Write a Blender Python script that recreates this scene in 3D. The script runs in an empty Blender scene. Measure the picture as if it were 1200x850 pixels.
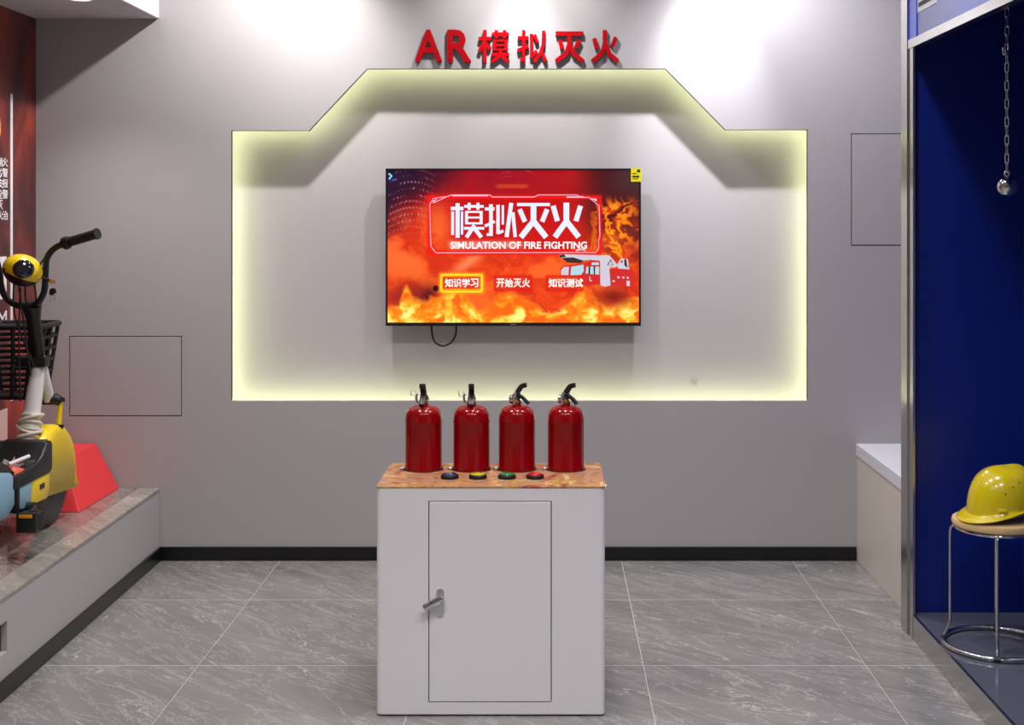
import bpy, bmesh, math, random
import numpy as np
from mathutils import Vector, Matrix, Euler
PI = math.pi
random.seed(7)
scene = bpy.context.scene
COL = scene.collection

# ------------------------------------------------------------------ camera
F, CX, CY, H = 1540.0, 644.0, 253.0, 1.6        # focal length (px), vanishing point (px), eye height (m)
cam_d = bpy.data.cameras.new('camera')
cam = bpy.data.objects.new('camera', cam_d)
COL.objects.link(cam)
cam.location = (0, 0, H)
cam.rotation_euler = (PI / 2, 0, 0)
cam_d.sensor_fit = 'HORIZONTAL'
cam_d.sensor_width = 36
cam_d.lens = F / 1200 * 36
cam_d.shift_x = (600 - CX) / 1200
cam_d.shift_y = (CY - 425) / 1200
cam_d.clip_start = 0.05
scene.camera = cam

# ------------------------------------------------------------------ world, exposure
w = bpy.data.worlds.new('world')
scene.world = w
w.use_nodes = True
w.node_tree.nodes['Background'].inputs[0].default_value = (0.8, 0.85, 1, 1)
w.node_tree.nodes['Background'].inputs[1].default_value = 0.05
vs = scene.view_settings
vs.view_transform = 'Standard'
vs.look = 'None'
vs.gamma = 1
vs.use_curve_mapping = False
vs.exposure = 0.10
# wall washers: x, y, beam W, colour, height aimed at on the wall, beam angle, added wide spill W
WASH = [(-1.0, 5.62, 12, (1.0, 0.965, 0.935), 2.05, 1.0, 112), (-0.12, 5.64, 46, (1.0, 0.965, 0.95), 2.2, 0.7, 60), (0.72, 5.64, 84, (0.95, 0.955, 1.0), 2.2, 0.72, 108)]
GRID_ROWS = [(4.2, 66), (2.3, 108), (0.4, 108)]       # general ceiling downlights: distance, W each
SOFFIT_W = 34
LED_STRENGTH = 18.0

# ------------------------------------------------------------------ helpers
def lin(c):
    c = c / 255.0
    return c / 12.92 if c <= 0.04045 else ((c + 0.055) / 1.055) ** 2.4

def rgb(r, g, b):
    return (lin(r), lin(g), lin(b), 1)

def P(px, py, Y):
    """point of the room that the photograph shows at (px, py), standing at distance Y"""
    return Vector(((px - CX) / F * Y, Y, H - (py - CY) / F * Y))

class MB:
    def __init__(s):
        s.v, s.f, s.m = [], [], []
    def add(s, v, f, mi=0):
        o = len(s.v)
        s.v += [Vector(p) for p in v]
        s.f += [[i + o for i in q] for q in f]
        s.m += [mi] * len(f)
        return s
    def box(s, x0, x1, y0, y1, z0, z1, mi=0):
        v = [(x, y, z) for z in (z0, z1) for y in (y0, y1) for x in (x0, x1)]
        return s.add(v, [(0, 2, 3, 1), (4, 5, 7, 6), (0, 1, 5, 4), (2, 6, 7, 3), (0, 4, 6, 2), (1, 3, 7, 5)], mi)
    def tube(s, path, r, n=12, mi=0, caps=True, closed=False, flat=1.0):
        path = [Vector(p) for p in path]
        k = len(path)
        rs = r if isinstance(r, (list, tuple)) else [r] * k
        v, f = [], []
        up = None
        for i, p in enumerate(path):
            if closed:
                t = path[(i + 1) % k] - path[i - 1]
            else:
                t = path[min(i + 1, k - 1)] - path[max(i - 1, 0)]
            t.normalize()
            if up is None:
                a = Vector((0, 0, 1)) if abs(t.z) < 0.9 else Vector((0, 1, 0))
                up = (a - t * a.dot(t)).normalized()
            else:
                up = (up - t * up.dot(t)).normalized()
            sd = t.cross(up)
            for j in range(n):
                an = 2 * PI * j / n
                v.append(p + rs[i] * (math.cos(an) * up * flat + math.sin(an) * sd))
        rng = k if closed else k - 1
        for i in range(rng):
            for j in range(n):
                a, b = i * n + j, i * n + (j + 1) % n
                c, d = ((i + 1) % k) * n + (j + 1) % n, ((i + 1) % k) * n + j
                f.append((a, b, c, d))
        if caps and not closed:
            f.append(list(range(n))[::-1])
            f.append([(k - 1) * n + j for j in range(n)])
        return s.add(v, f, mi)
    def lathe(s, prof, c=(0, 0, 0), n=32, mi=0, M=None):
        c = Vector(c)
        v, f = [], []
        k = len(prof)
        for r, z in prof:
            for j in range(n):
                an = 2 * PI * j / n
                p = Vector((r * math.cos(an), r * math.sin(an), z))
                v.append((M @ p if M else p) + c)
        for i in range(k - 1):
            for j in range(n):
                f.append((i * n + j, i * n + (j + 1) % n, (i + 1) * n + (j + 1) % n, (i + 1) * n + j))
        if prof[0][0] > 1e-6:
            f.append(list(range(n))[::-1])
        if prof[-1][0] > 1e-6:
            f.append([(k - 1) * n + j for j in range(n)])
        return s.add(v, f, mi)
    def prism(s, poly, fn, a, b, mi=0):
        n = len(poly)
        v = [fn(x, y, a) for x, y in poly] + [fn(x, y, b) for x, y in poly]
        f = [list(range(n))[::-1], [n + i for i in range(n)]]
        f += [(i, (i + 1) % n, n + (i + 1) % n, n + i) for i in range(n)]
        return s.add(v, f, mi)
    def sphere(s, c, rx, ry, rz, n=24, m=14, mi=0, M=None):
        c = Vector(c)
        v, f = [], []
        for i in range(m + 1):
            th = PI * i / m
            for j in range(n):
                ph = 2 * PI * j / n
                p = Vector((rx * math.sin(th) * math.cos(ph), ry * math.sin(th) * math.sin(ph), rz * math.cos(th)))
                v.append((M @ p if M else p) + c)
        for i in range(m):
            for j in range(n):
                f.append((i * n + j, (i + 1) * n + j, (i + 1) * n + (j + 1) % n, i * n + (j + 1) % n))
        return s.add(v, f, mi)
    def mesh(s, name, mats, off=Vector(), bevel=0, seg=2, smooth=40):
        me = bpy.data.meshes.new(name)
        me.from_pydata([tuple(p - off) for p in s.v], [], s.f)
        me.polygons.foreach_set('material_index', s.m)
        bm = bmesh.new()
        bm.from_mesh(me)
        bmesh.ops.remove_doubles(bm, verts=bm.verts, dist=1e-6)
        bmesh.ops.recalc_face_normals(bm, faces=bm.faces)
        if bevel:
            es = [e for e in bm.edges if len(e.link_faces) == 2 and e.calc_face_angle(0) > 0.5]
            bmesh.ops.bevel(bm, geom=es, offset=bevel, segments=seg, affect='EDGES', profile=0.5)
        bm.to_mesh(me)
        bm.free()
        for m in (mats if isinstance(mats, (list, tuple)) else [mats]):
            me.materials.append(m)
        if smooth:
            me.shade_smooth()
            me.set_sharp_from_angle(angle=math.radians(smooth))
        return me
    def build(s, name, mats, parent=None, **kw):
        """link the shapes as ONE mesh object; a child keeps world-built geometry relative to its parent's base"""
        if parent is not None:
            r = parent
            base = Vector()
            while r is not None:
                base += r.location
                r = r.parent
            me = s.mesh(name, mats, base, **kw)
            o = bpy.data.objects.new(name, me)
            COL.objects.link(o)
            o.parent = parent
            return o
        lo = Vector([min(p[i] for p in s.v) for i in range(3)])
        hi = Vector([max(p[i] for p in s.v) for i in range(3)])
        base = Vector(((lo.x + hi.x) / 2, (lo.y + hi.y) / 2, lo.z))
        me = s.mesh(name, mats, base, **kw)
        o = bpy.data.objects.new(name, me)
        COL.objects.link(o)
        o.location = base
        return o

def tag(o, label, cat=None, group=None):
    o['label'] = label
    if cat:
        o['category'] = cat
    if group:
        o['group'] = group
    return o

def structure(o, label=None):
    o['kind'] = 'structure'
    if label:
        o['label'] = label
    return o

def thing(name, loc, label, cat, group=None):
    o = bpy.data.objects.new(name, None)
    o.empty_display_size = 0.1
    COL.objects.link(o)
    o.location = loc
    return tag(o, label, cat, group)

def copy_tree(o, parent=None):
    c = o.copy()
    COL.objects.link(c)
    c.parent = parent
    for ch in list(o.children):
        copy_tree(ch, c)
    return c

def circ(n, r=1.0, c=(0, 0)):
    return [(c[0] + r * math.cos(2 * PI * i / n), c[1] + r * math.sin(2 * PI * i / n)) for i in range(n)]

def smooth_path(pts, sub=6):
    pts = [Vector(p) for p in pts]
    out = []
    for i in range(len(pts) - 1):
        p0, p1, p2, p3 = pts[max(i - 1, 0)], pts[i], pts[i + 1], pts[min(i + 2, len(pts) - 1)]
        for k in range(sub):
            t = k / sub
            out.append(0.5 * ((2 * p1) + (p2 - p0) * t + (2 * p0 - 5 * p1 + 4 * p2 - p3) * t * t + (3 * p1 - p0 - 3 * p2 + p3) * t ** 3))
    out.append(pts[-1])
    return out

def holed(outer, holes, thick):
    """flat polygon with holes, extruded: vertices (x, y, 0..thick) and faces"""
    cu = bpy.data.curves.new('tmp', 'CURVE')
    cu.dimensions = '2D'
    cu.fill_mode = 'BOTH'
    cu.extrude = thick / 2
    for poly in [outer] + holes:
        sp = cu.splines.new('POLY')
        sp.points.add(len(poly) - 1)
        for i, (x, y) in enumerate(poly):
            sp.points[i].co = (x, y, 0, 1)
        sp.use_cyclic_u = True
    ob = bpy.data.objects.new('tmp', cu)
    COL.objects.link(ob)
    dg = bpy.context.evaluated_depsgraph_get()
    me = bpy.data.meshes.new_from_object(ob.evaluated_get(dg))
    v = [Vector((p.co.x, p.co.y, p.co.z + thick / 2)) for p in me.vertices]
    f = [list(p.vertices) for p in me.polygons]
    bpy.data.objects.remove(ob)
    bpy.data.curves.remove(cu)
    bpy.data.meshes.remove(me)
    return v, f

def text_geo(body, offset=0.0, extrude=0.0, spacing=1.0, shear=0.0, bold=0.0):
    """glyph outlines of the built-in font, normalised to the box 0..1 x 0..1; z from -extrude to extrude"""
    cu = bpy.data.curves.new('tmp', 'FONT')
    cu.body = body
    cu.offset = offset
    cu.extrude = extrude
    cu.space_character = spacing
    cu.shear = shear
    cu.resolution_u = 3
    ob = bpy.data.objects.new('tmp', cu)
    COL.objects.link(ob)
    dg = bpy.context.evaluated_depsgraph_get()
    me = bpy.data.meshes.new_from_object(ob.evaluated_get(dg))
    v = [p.co.copy() for p in me.vertices]
    f = [list(p.vertices) for p in me.polygons]
    bpy.data.objects.remove(ob)
    bpy.data.curves.remove(cu)
    bpy.data.meshes.remove(me)
    x0, x1 = min(p.x for p in v), max(p.x for p in v)
    y0, y1 = min(p.y for p in v), max(p.y for p in v)
    v = [Vector(((p.x - x0) / (x1 - x0), (p.y - y0) / (y1 - y0), p.z)) for p in v]
    if bold:
        V, Fc = [], []
        for k in range(10):
            a = 2 * PI * k / 10
            o = len(V)
            q = 1 + (k * 0.004 if extrude else 0)
            V += [Vector((bold + p.x * (1 - 2 * bold) + bold * math.cos(a), bold + p.y * (1 - 2 * bold) + bold * math.sin(a), p.z * q)) for p in v]
            Fc += [[i + o for i in t] for t in f]
        v, f = V, Fc
    return v, f

# ------------------------------------------------------------------ materials
def nodes(m):
    nt = m.node_tree
    return nt, nt.nodes, nt.links

def new(nt, t, **kw):
    n = nt.nodes.new(t)
    for k, v in kw.items():
        setattr(n, k, v)
    return n

def mat(name, col, rough=0.5, metal=0.0, var=0.06, vscale=8.0, spec=0.5, bump=0.0, bscale=120.0, coat=0.0, emit=None, estr=0.0, alpha=1.0, trans=0.0):
    m = bpy.data.materials.new(name)
    m.use_nodes = True
    nt, N, L = nodes(m)
    b = N['Principled BSDF']
    b.inputs['Roughness'].default_value = rough
    b.inputs['Metallic'].default_value = metal
    b.inputs['Specular IOR Level'].default_value = spec
    b.inputs['Coat Weight'].default_value = coat
    b.inputs['Coat Roughness'].default_value = 0.08
    b.inputs['Alpha'].default_value = alpha
    b.inputs['Transmission Weight'].default_value = trans
    tc = new(nt, 'ShaderNodeTexCoord')
    no = new(nt, 'ShaderNodeTexNoise')
    no.inputs['Scale'].default_value = vscale
    no.inputs['Detail'].default_value = 5
    L.new(tc.outputs['Object'], no.inputs['Vector'])
    mx = new(nt, 'ShaderNodeMix', data_type='RGBA')
    mx.inputs[6].default_value = tuple(c * (1 - var) for c in col[:3]) + (1,)
    mx.inputs[7].default_value = tuple(min(1, c * (1 + var)) for c in col[:3]) + (1,)
    L.new(no.outputs['Fac'], mx.inputs[0])
    L.new(mx.outputs[2], b.inputs['Base Color'])
    if bump:
        n2 = new(nt, 'ShaderNodeTexNoise')
        n2.inputs['Scale'].default_value = bscale
        n2.inputs['Detail'].default_value = 4
        L.new(tc.outputs['Object'], n2.inputs['Vector'])
        bp = new(nt, 'ShaderNodeBump')
        bp.inputs['Strength'].default_value = bump
        bp.inputs['Distance'].default_value = 0.002
        L.new(n2.outputs['Fac'], bp.inputs['Height'])
        L.new(bp.outputs['Normal'], b.inputs['Normal'])
    if emit:
        b.inputs['Emission Color'].default_value = emit
        b.inputs['Emission Strength'].default_value = estr
    return m

def marble(name, base, dark, vein, rough, rot, scale=1.0, amount=1.0):
    m = bpy.data.materials.new(name)
    m.use_nodes = True
    nt, N, L = nodes(m)
    b = N['Principled BSDF']
    b.inputs['Roughness'].default_value = rough
    tc = new(nt, 'ShaderNodeTexCoord')
    oi = new(nt, 'ShaderNodeObjectInfo')
    mul = new(nt, 'ShaderNodeMath', operation='MULTIPLY')
    mul.inputs[1].default_value = 37.0
    L.new(oi.outputs['Random'], mul.inputs[0])
    add = new(nt, 'ShaderNodeVectorMath', operation='ADD')
    L.new(tc.outputs['Object'], add.inputs[0])
    L.new(mul.outputs[0], add.inputs[1])
    r1 = new(nt, 'ShaderNodeMapping')
    r1.inputs['Rotation'].default_value = (0, 0, rot)
    L.new(add.outputs[0], r1.inputs['Vector'])
    mp = new(nt, 'ShaderNodeMapping')
    mp.inputs['Scale'].default_value = (0.8 * scale, 3.4 * scale, 1)
    L.new(r1.outputs['Vector'], mp.inputs['Vector'])
    def noise(sc, det, dist, rg=0.6):
        n = new(nt, 'ShaderNodeTexNoise')
        n.inputs['Scale'].default_value = sc
        n.inputs['Detail'].default_value = det
        n.inputs['Distortion'].default_value = dist
        n.inputs['Roughness'].default_value = rg
        L.new(mp.outputs['Vector'], n.inputs['Vector'])
        return n
    def ridge(n, width, peak):
        s = new(nt, 'ShaderNodeMath', operation='SUBTRACT')
        s.inputs[1].default_value = 0.5
        L.new(n.outputs['Fac'], s.inputs[0])
        a = new(nt, 'ShaderNodeMath', operation='ABSOLUTE')
        L.new(s.outputs[0], a.inputs[0])
        mr = new(nt, 'ShaderNodeMapRange')
        mr.inputs['From Min'].default_value = 0.0
        mr.inputs['From Max'].default_value = width
        mr.inputs['To Min'].default_value = peak
        mr.inputs['To Max'].default_value = 0.0
        L.new(a.outputs[0], mr.inputs['Value'])
        return mr
    big = noise(1.6, 6, 0.8)
    base_mx = new(nt, 'ShaderNodeMix', data_type='RGBA')
    base_mx.inputs[6].default_value = dark
    base_mx.inputs[7].default_value = base
    rp = new(nt, 'ShaderNodeMapRange')
    rp.inputs['From Min'].default_value = 0.3
    rp.inputs['From Max'].default_value = 0.68
    L.new(big.outputs['Fac'], rp.inputs['Value'])
    L.new(rp.outputs[0], base_mx.inputs[0])
    v1 = ridge(noise(1.1, 8, 1.2, 0.62), 0.0055, 0.75 * amount)
    v2 = ridge(noise(2.4, 9, 1.1, 0.70), 0.013, 0.34 * amount)
    msk = noise(2.3, 3, 0.2)
    mk = new(nt, 'ShaderNodeMapRange')
    mk.inputs['From Min'].default_value = 0.45
    mk.inputs['From Max'].default_value = 0.62
    L.new(msk.outputs['Fac'], mk.inputs['Value'])
    mm = new(nt, 'ShaderNodeMath', operation='MULTIPLY')
    L.new(v1.outputs[0], mm.inputs[0])
    L.new(mk.outputs[0], mm.inputs[1])
    sm = new(nt, 'ShaderNodeMath', operation='MAXIMUM')
    L.new(mm.outputs[0], sm.inputs[0])
    L.new(v2.outputs[0], sm.inputs[1])
    fx = new(nt, 'ShaderNodeMix', data_type='RGBA')
    L.new(sm.outputs[0], fx.inputs[0])
    L.new(base_mx.outputs[2], fx.inputs[6])
    fx.inputs[7].default_value = vein
    L.new(fx.outputs[2], b.inputs['Base Color'])
    return m

def emission(name, col, strength):
    m = bpy.data.materials.new(name)
    m.use_nodes = True
    nt, N, L = nodes(m)
    b = N['Principled BSDF']
    b.inputs['Base Color'].default_value = (0.02, 0.02, 0.02, 1)
    b.inputs['Roughness'].default_value = 0.4
    b.inputs['Emission Color'].default_value = col
    b.inputs['Emission Strength'].default_value = strength
    return m

M = {}
M['wall'] = mat('wall_paint', rgb(178, 174, 176), 0.75, var=0.02, vscale=1.5, bump=0.08, bscale=60)
M['niche'] = mat('niche_lit_tone', rgb(196, 190, 192), 0.75, var=0.02, vscale=1.5, bump=0.08, bscale=60)  # wall paint lightened, standing in for wash light the niche lacks
M['ceiling'] = mat('ceiling_paint', rgb(205, 202, 206), 0.85, var=0.02)
M['soffit'] = mat('soffit_paint', rgb(205, 201, 205), 0.8, var=0.02)
M['groove'] = mat('groove_paint', rgb(105, 102, 104), 0.8)
M['edge'] = mat('niche_edge_shade', rgb(60, 58, 60), 0.7)  # dark tone paints the shade on the skin's cut edge
M['tile'] = marble('floor_marble', rgb(140, 138, 137), rgb(116, 114, 113), rgb(222, 221, 219), 0.17, 0.75)
M['ptile'] = marble('platform_marble', rgb(140, 136, 130), rgb(96, 92, 90), rgb(215, 208, 196), 0.07, 0.75, 1.3, 1.3)
M['etile'] = marble('edge_marble', rgb(172, 168, 160), rgb(132, 128, 122), rgb(222, 216, 206), 0.25, 0.75, 1.3, 1.2)
M['grout'] = mat('grout', rgb(190, 188, 186), 0.8)
M['baseboard'] = mat('black_baseboard', rgb(16, 16, 18), 0.28, var=0.2, vscale=20)
M['cab'] = mat('white_powder_coat', rgb(232, 230, 232), 0.42, var=0.02, bump=0.04, bscale=300)
M['dark'] = mat('dark_gap', rgb(34, 32, 34), 0.8)
M['chrome'] = mat('chrome', rgb(205, 205, 208), 0.12, 1.0, var=0.05)
M['zinc'] = mat('zinc', rgb(222, 222, 225), 0.35, 1.0, var=0.1)
M['brass'] = mat('brass', rgb(190, 170, 100), 0.3, 1.0)
M['steel'] = mat('brushed_steel', rgb(196, 194, 190), 0.24, 1.0, var=0.06, vscale=40)
M['red_paint'] = mat('red_gloss_paint', rgb(140, 2, 6), 0.16, var=0.06, spec=0.4)
M['black_plastic'] = mat('black_plastic', rgb(22, 22, 24), 0.4, var=0.15)
M['black_rubber'] = mat('black_rubber', rgb(34, 34, 36), 0.5, var=0.2, bump=0.2)
M['tyre'] = mat('tyre_rubber', rgb(50, 50, 52), 0.45, var=0.2)
M['sign_red'] = mat('sign_red_acrylic', rgb(186, 4, 16), 0.12, var=0.03, coat=0.4)
M['sign_side_shade'] = mat('sign_side_shade', rgb(62, 30, 32), 0.5)  # letter sides darkened, their underside shade put into the colour
M['ramp_red'] = mat('red_board', rgb(232, 58, 64), 0.5, var=0.04)
M['bike_yellow'] = mat('bike_yellow', rgb(242, 206, 8), 0.3, var=0.03, coat=0.3)
M['bike_blue'] = mat('bike_blue', rgb(134, 176, 198), 0.35, var=0.03)
M['bike_white'] = mat('bike_white', rgb(222, 220, 218), 0.3, var=0.03)
M['wrap'] = mat('wrap_film', rgb(220, 212, 196), 0.35, var=0.1, vscale=30, bump=0.5, bscale=40)
M['saddle'] = mat('saddle_grey', rgb(86, 86, 88), 0.6)
M['glass_black'] = mat('black_glass', rgb(14, 16, 22), 0.05, coat=1.0)
M['blue'] = mat('blue_laminate', rgb(6, 32, 124), 0.38, var=0.05, vscale=2)
M['booth_floor'] = mat('booth_floor', rgb(86, 88, 100), 0.06, var=0.15, vscale=2.5)
M['fascia'] = mat('fascia_panel', rgb(96, 108, 172), 0.3, var=0.08, vscale=5)
M['fascia_edge'] = mat('fascia_edge', rgb(58, 84, 226), 0.3, var=0.03)
M['white'] = mat('white_plastic', rgb(235, 235, 238), 0.4, var=0.02)
M['counter_top'] = mat('white_laminate', rgb(226, 226, 234), 0.3, var=0.02)
M['counter_side'] = mat('cream_board', rgb(212, 202, 192), 0.45, var=0.03)
M['helmet'] = mat('yellow_helmet', rgb(214, 190, 0), 0.22, var=0.03, coat=0.5)
M['harness'] = mat('harness_grey', rgb(120, 112, 122), 0.6)
M['ink'] = mat('dark_ink', rgb(40, 42, 60), 0.6)
M['tan'] = mat('tan_plastic', rgb(220, 160, 90), 0.4)
M['orange'] = mat('orange_reflector', rgb(245, 150, 10), 0.25, coat=0.5)
M['packet'] = mat('orange_packet', rgb(226, 92, 62), 0.4, var=0.15, vscale=40)
M['lamp'] = emission('lamp_lens', (1, 0.97, 0.94, 1), 9.0)
M['led'] = emission('led_strip', (0.88, 1.0, 0.52, 1), LED_STRENGTH)

def wood():
    m = mat('stool_wood', rgb(226, 190, 136), 0.4, var=0.1, vscale=14)
    nt, N, L = nodes(m)
    for n in N:
        if n.type == 'TEX_NOISE':
            mp = new(nt, 'ShaderNodeMapping')
            mp.inputs['Scale'].default_value = (0.6, 6, 6)
            tc = [q for q in N if q.type == 'TEX_COORD'][0]
            L.new(tc.outputs['Object'], mp.inputs['Vector'])
            L.new(mp.outputs['Vector'], n.inputs['Vector'])
    return m
M['wood'] = wood()

def ramp_mat(name, stops, scale, rough, detail=6, dist=0.8, mapping=(1, 1, 1)):
    m = bpy.data.materials.new(name)
    m.use_nodes = True
    nt, N, L = nodes(m)
    b = N['Principled BSDF']
    b.inputs['Roughness'].default_value = rough
    tc = new(nt, 'ShaderNodeTexCoord')
    mp = new(nt, 'ShaderNodeMapping')
    mp.inputs['Scale'].default_value = mapping
    L.new(tc.outputs['Object'], mp.inputs['Vector'])
    n = new(nt, 'ShaderNodeTexNoise')
    n.inputs['Scale'].default_value = scale
    n.inputs['Detail'].default_value = detail
    n.inputs['Distortion'].default_value = dist
    L.new(mp.outputs['Vector'], n.inputs['Vector'])
    cr = new(nt, 'ShaderNodeValToRGB')
    el = cr.color_ramp.elements
    el[0].position, el[0].color = stops[0]
    el[1].position, el[1].color = stops[-1]
    for p, c in stops[1:-1]:
        e = el.new(p)
        e.color = c
    L.new(n.outputs['Fac'], cr.inputs['Fac'])
    L.new(cr.outputs['Color'], b.inputs['Base Color'])
    return m
M['flame_print'] = ramp_mat('flame_print', [(0.30, rgb(146, 62, 44)), (0.41, rgb(170, 100, 76)), (0.48, rgb(184, 146, 122)), (0.54, rgb(186, 128, 80)), (0.60, rgb(200, 160, 74)), (0.70, rgb(226, 216, 190))], 11, 0.28, detail=10, dist=1.8)
M['poster'] = ramp_mat('poster_print', [(0.3, rgb(40, 22, 26)), (0.45, rgb(86, 36, 36)), (0.58, rgb(128, 50, 44)), (0.72, rgb(190, 74, 54))], 2.2, 0.35, mapping=(1, 1.4, 0.8))

# ------------------------------------------------------------------ the room
YW = 6.10                      # front face of the back wall
XL, XR = -2.388, 1.86
XP = -1.812                    # edge of the platform and of the soffit
YB = -2.0                      # wall behind the camera
ZC = 3.16
DN = 0.115                     # depth of the niche
S = F / YW                     # px per metre on the back wall
def wx(px): return (px - CX) / S
def wz(py): return H - (py - CY) / S

# floor: slab with pale joints showing between the tiles
fl = structure(MB().box(XL - 0.1, XR + 0.1, YB, YW + 0.3, -0.08, -0.001).build('floor', M['grout'], smooth=0))
TW = 0.7915
xs = [XP - 0.03] + [-1.2495 + TW * k for k in range(4)] + [XR]
ys = [YW] + [5.476 - 0.80 * k for k in range(10)]
full = None
for i in range(len(xs) - 1):
    for j in range(len(ys) - 1):
        a, b, c, d = xs[i], xs[i + 1], ys[j + 1], ys[j]
        g, gy = 0.0014, 0.0040
        is_full = 1 <= i <= 3 and j >= 1
        if is_full and full is not None:
            o = full.copy()
            COL.objects.link(o)
        else:
            hw, hd = (b - a) / 2 - g, (d - c) / 2 - gy
            me = MB().box(-hw, hw, -hd, hd, -0.001, 0.0).mesh('floor_tile', M['tile'], smooth=0)
            o = bpy.data.objects.new('floor_tile', me)
            COL.objects.link(o)
            o.parent = fl
            if is_full:
                full = o
        o.location = Vector(((a + b) / 2, (c + d) / 2, 0)) - fl.location

# back wall: a thin front skin with the niche and the two access panels cut out of it
niche = [(wx(271), wz(470)), (wx(946.5), wz(470)), (wx(946.5), wz(152)), (wx(850), wz(152)), (wx(780), wz(80.5)), (wx(430), wz(80.5)), (wx(362), wz(153)), (wx(271), wz(153))]
panels = [(wx(82), wx(212), wz(487), wz(395)), (wx(998.5), wx(998.5) + 0.36, wz(287), wz(157.5))]
def rect(x0, x1, z0, z1): return [(x0, z0), (x1, z0), (x1, z1), (x0, z1)]
GAP = 0.0045
v, f = holed(rect(XL - 0.1, XR + 0.1, 0, ZC + 0.05), [niche] + [rect(a - GAP, b + GAP, c - GAP, d + GAP) for a, b, c, d in panels], 0.02)
wb = MB().add([(p.x, YW + p.z, p.y) for p in v], f).build('wall_back', M['wall'], smooth=0)
structure(wb)
def offset_poly(poly, d):
    out = []
    n = len(poly)
    for i in range(n):
        p0, p1, p2 = Vector(poly[i - 1]), Vector(poly[i]), Vector(poly[(i + 1) % n])
        e1, e2 = (p1 - p0).normalized(), (p2 - p1).normalized()
        n1, n2 = Vector((e1.y, -e1.x)), Vector((e2.y, -e2.x))       # counter-clockwise outline: outward normals
        k = d / (1 + n1.dot(n2))
        out.append(tuple(p1 + (n1 + n2) * k))
    return out
o6 = offset_poly(niche, 0.07)
mb = MB()
n = len(o6)
for i in range(n):
    (xa, za), (xb, zb) = o6[i], o6[(i + 1) % n]
    mb.add([(xa, YW + 0.02, za), (xb, YW + 0.02, zb), (xb, YW + DN + 0.01, zb), (xa, YW + DN + 0.01, za)], [(0, 1, 2, 3)])
mb.build('niche_side', M['wall'], wb, smooth=0)
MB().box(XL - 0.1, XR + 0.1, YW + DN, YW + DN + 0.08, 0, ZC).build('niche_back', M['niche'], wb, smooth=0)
# the cut edge of the skin, coloured dark to paint in its unlit thickness
mb = MB()
for i in range(n):
    (xa, za), (xb, zb) = niche[i], niche[(i + 1) % n]
    q = offset_poly(niche, -0.0015)
    (xc, zc), (xd, zd) = q[i], q[(i + 1) % n]
    if i == 0:
        continue
    mb.add([(xa, YW + 0.001, za), (xb, YW + 0.001, zb), (xb, YW + 0.02, zb), (xa, YW + 0.02, za),
            (xc, YW + 0.001, zc), (xd, YW + 0.001, zd), (xd, YW + 0.02, zd), (xc, YW + 0.02, zc)], [(0, 1, 5, 4), (4, 5, 6, 7), (3, 2, 6, 7)])
mb.build('niche_edge_shade', M['edge'], wb, smooth=0)
# LED strip stuck to the back of the skin, all round the niche
ia, ib = offset_poly(niche, 0.018), offset_poly(niche, 0.030)
mb = MB()
for i in range(n):
    j = (i + 1) % n
    mb.add([(ia[i][0], YW + 0.023, ia[i][1]), (ia[j][0], YW + 0.023, ia[j][1]), (ib[j][0], YW + 0.023, ib[j][1]), (ib[i][0], YW + 0.023, ib[i][1])], [(0, 1, 2, 3)])
mb.build('led_strip', M['led'], wb, smooth=0)['label'] = 'yellow-green glowing strip hidden round the niche'
for a, b, c, d in panels:
    MB().box(a, b, YW + 0.0005, YW + 0.018, c, d).build('access_panel', M['wall'], wb, bevel=0.001, seg=1, smooth=0)['label'] = 'grey flush access panel in the wall'
    MB().box(a - 0.02, b + 0.02, YW + 0.0205, YW + 0.03, c - 0.02, d + 0.02).build('panel_backing', M['dark'], wb, smooth=0)
# small plug socket blank in the niche, low right
MB().prism([(0.020 * math.cos(PI / 2 * k + 0.3), 0.017 * math.sin(PI / 2 * k + 0.3)) for k in range(4)], lambda x, y, t: (wx(816) + x, YW + DN - t, wz(449.5) + y), 0, 0.006).build('wall_plate', M['wall'], wb, bevel=0.002)

structure(MB().box(XL - 0.1, XL, YB, YW + 0.2, 0, ZC).build('wall_left', M['wall'], smooth=0))
structure(MB().box(XR, XR + 0.1, YB, YW + 0.2, 0, ZC).build('wall_right', M['wall'], smooth=0))
structure(MB().box(XL - 0.1, XR + 0.1, YB - 0.1, YB, 0, ZC).build('wall_front', M['wall'], smooth=0))
ceil = structure(MB().box(XL - 0.1, XR + 0.1, YB - 0.1, YW + 0.2, ZC, ZC + 0.1).build('ceiling', M['ceiling'], smooth=0))
MB().box(XL, XP, YB, YW, wz(22), ZC).build('soffit', M['soffit'], ceil, bevel=0.003, seg=1, smooth=0)['label'] = 'lowered grey ceiling box above the platform'
structure(MB().box(XP, wx(1003), YW - 0.012, YW, 0, 0.064).build('baseboard_back', M['baseboard'], bevel=0.002, smooth=0))

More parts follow.
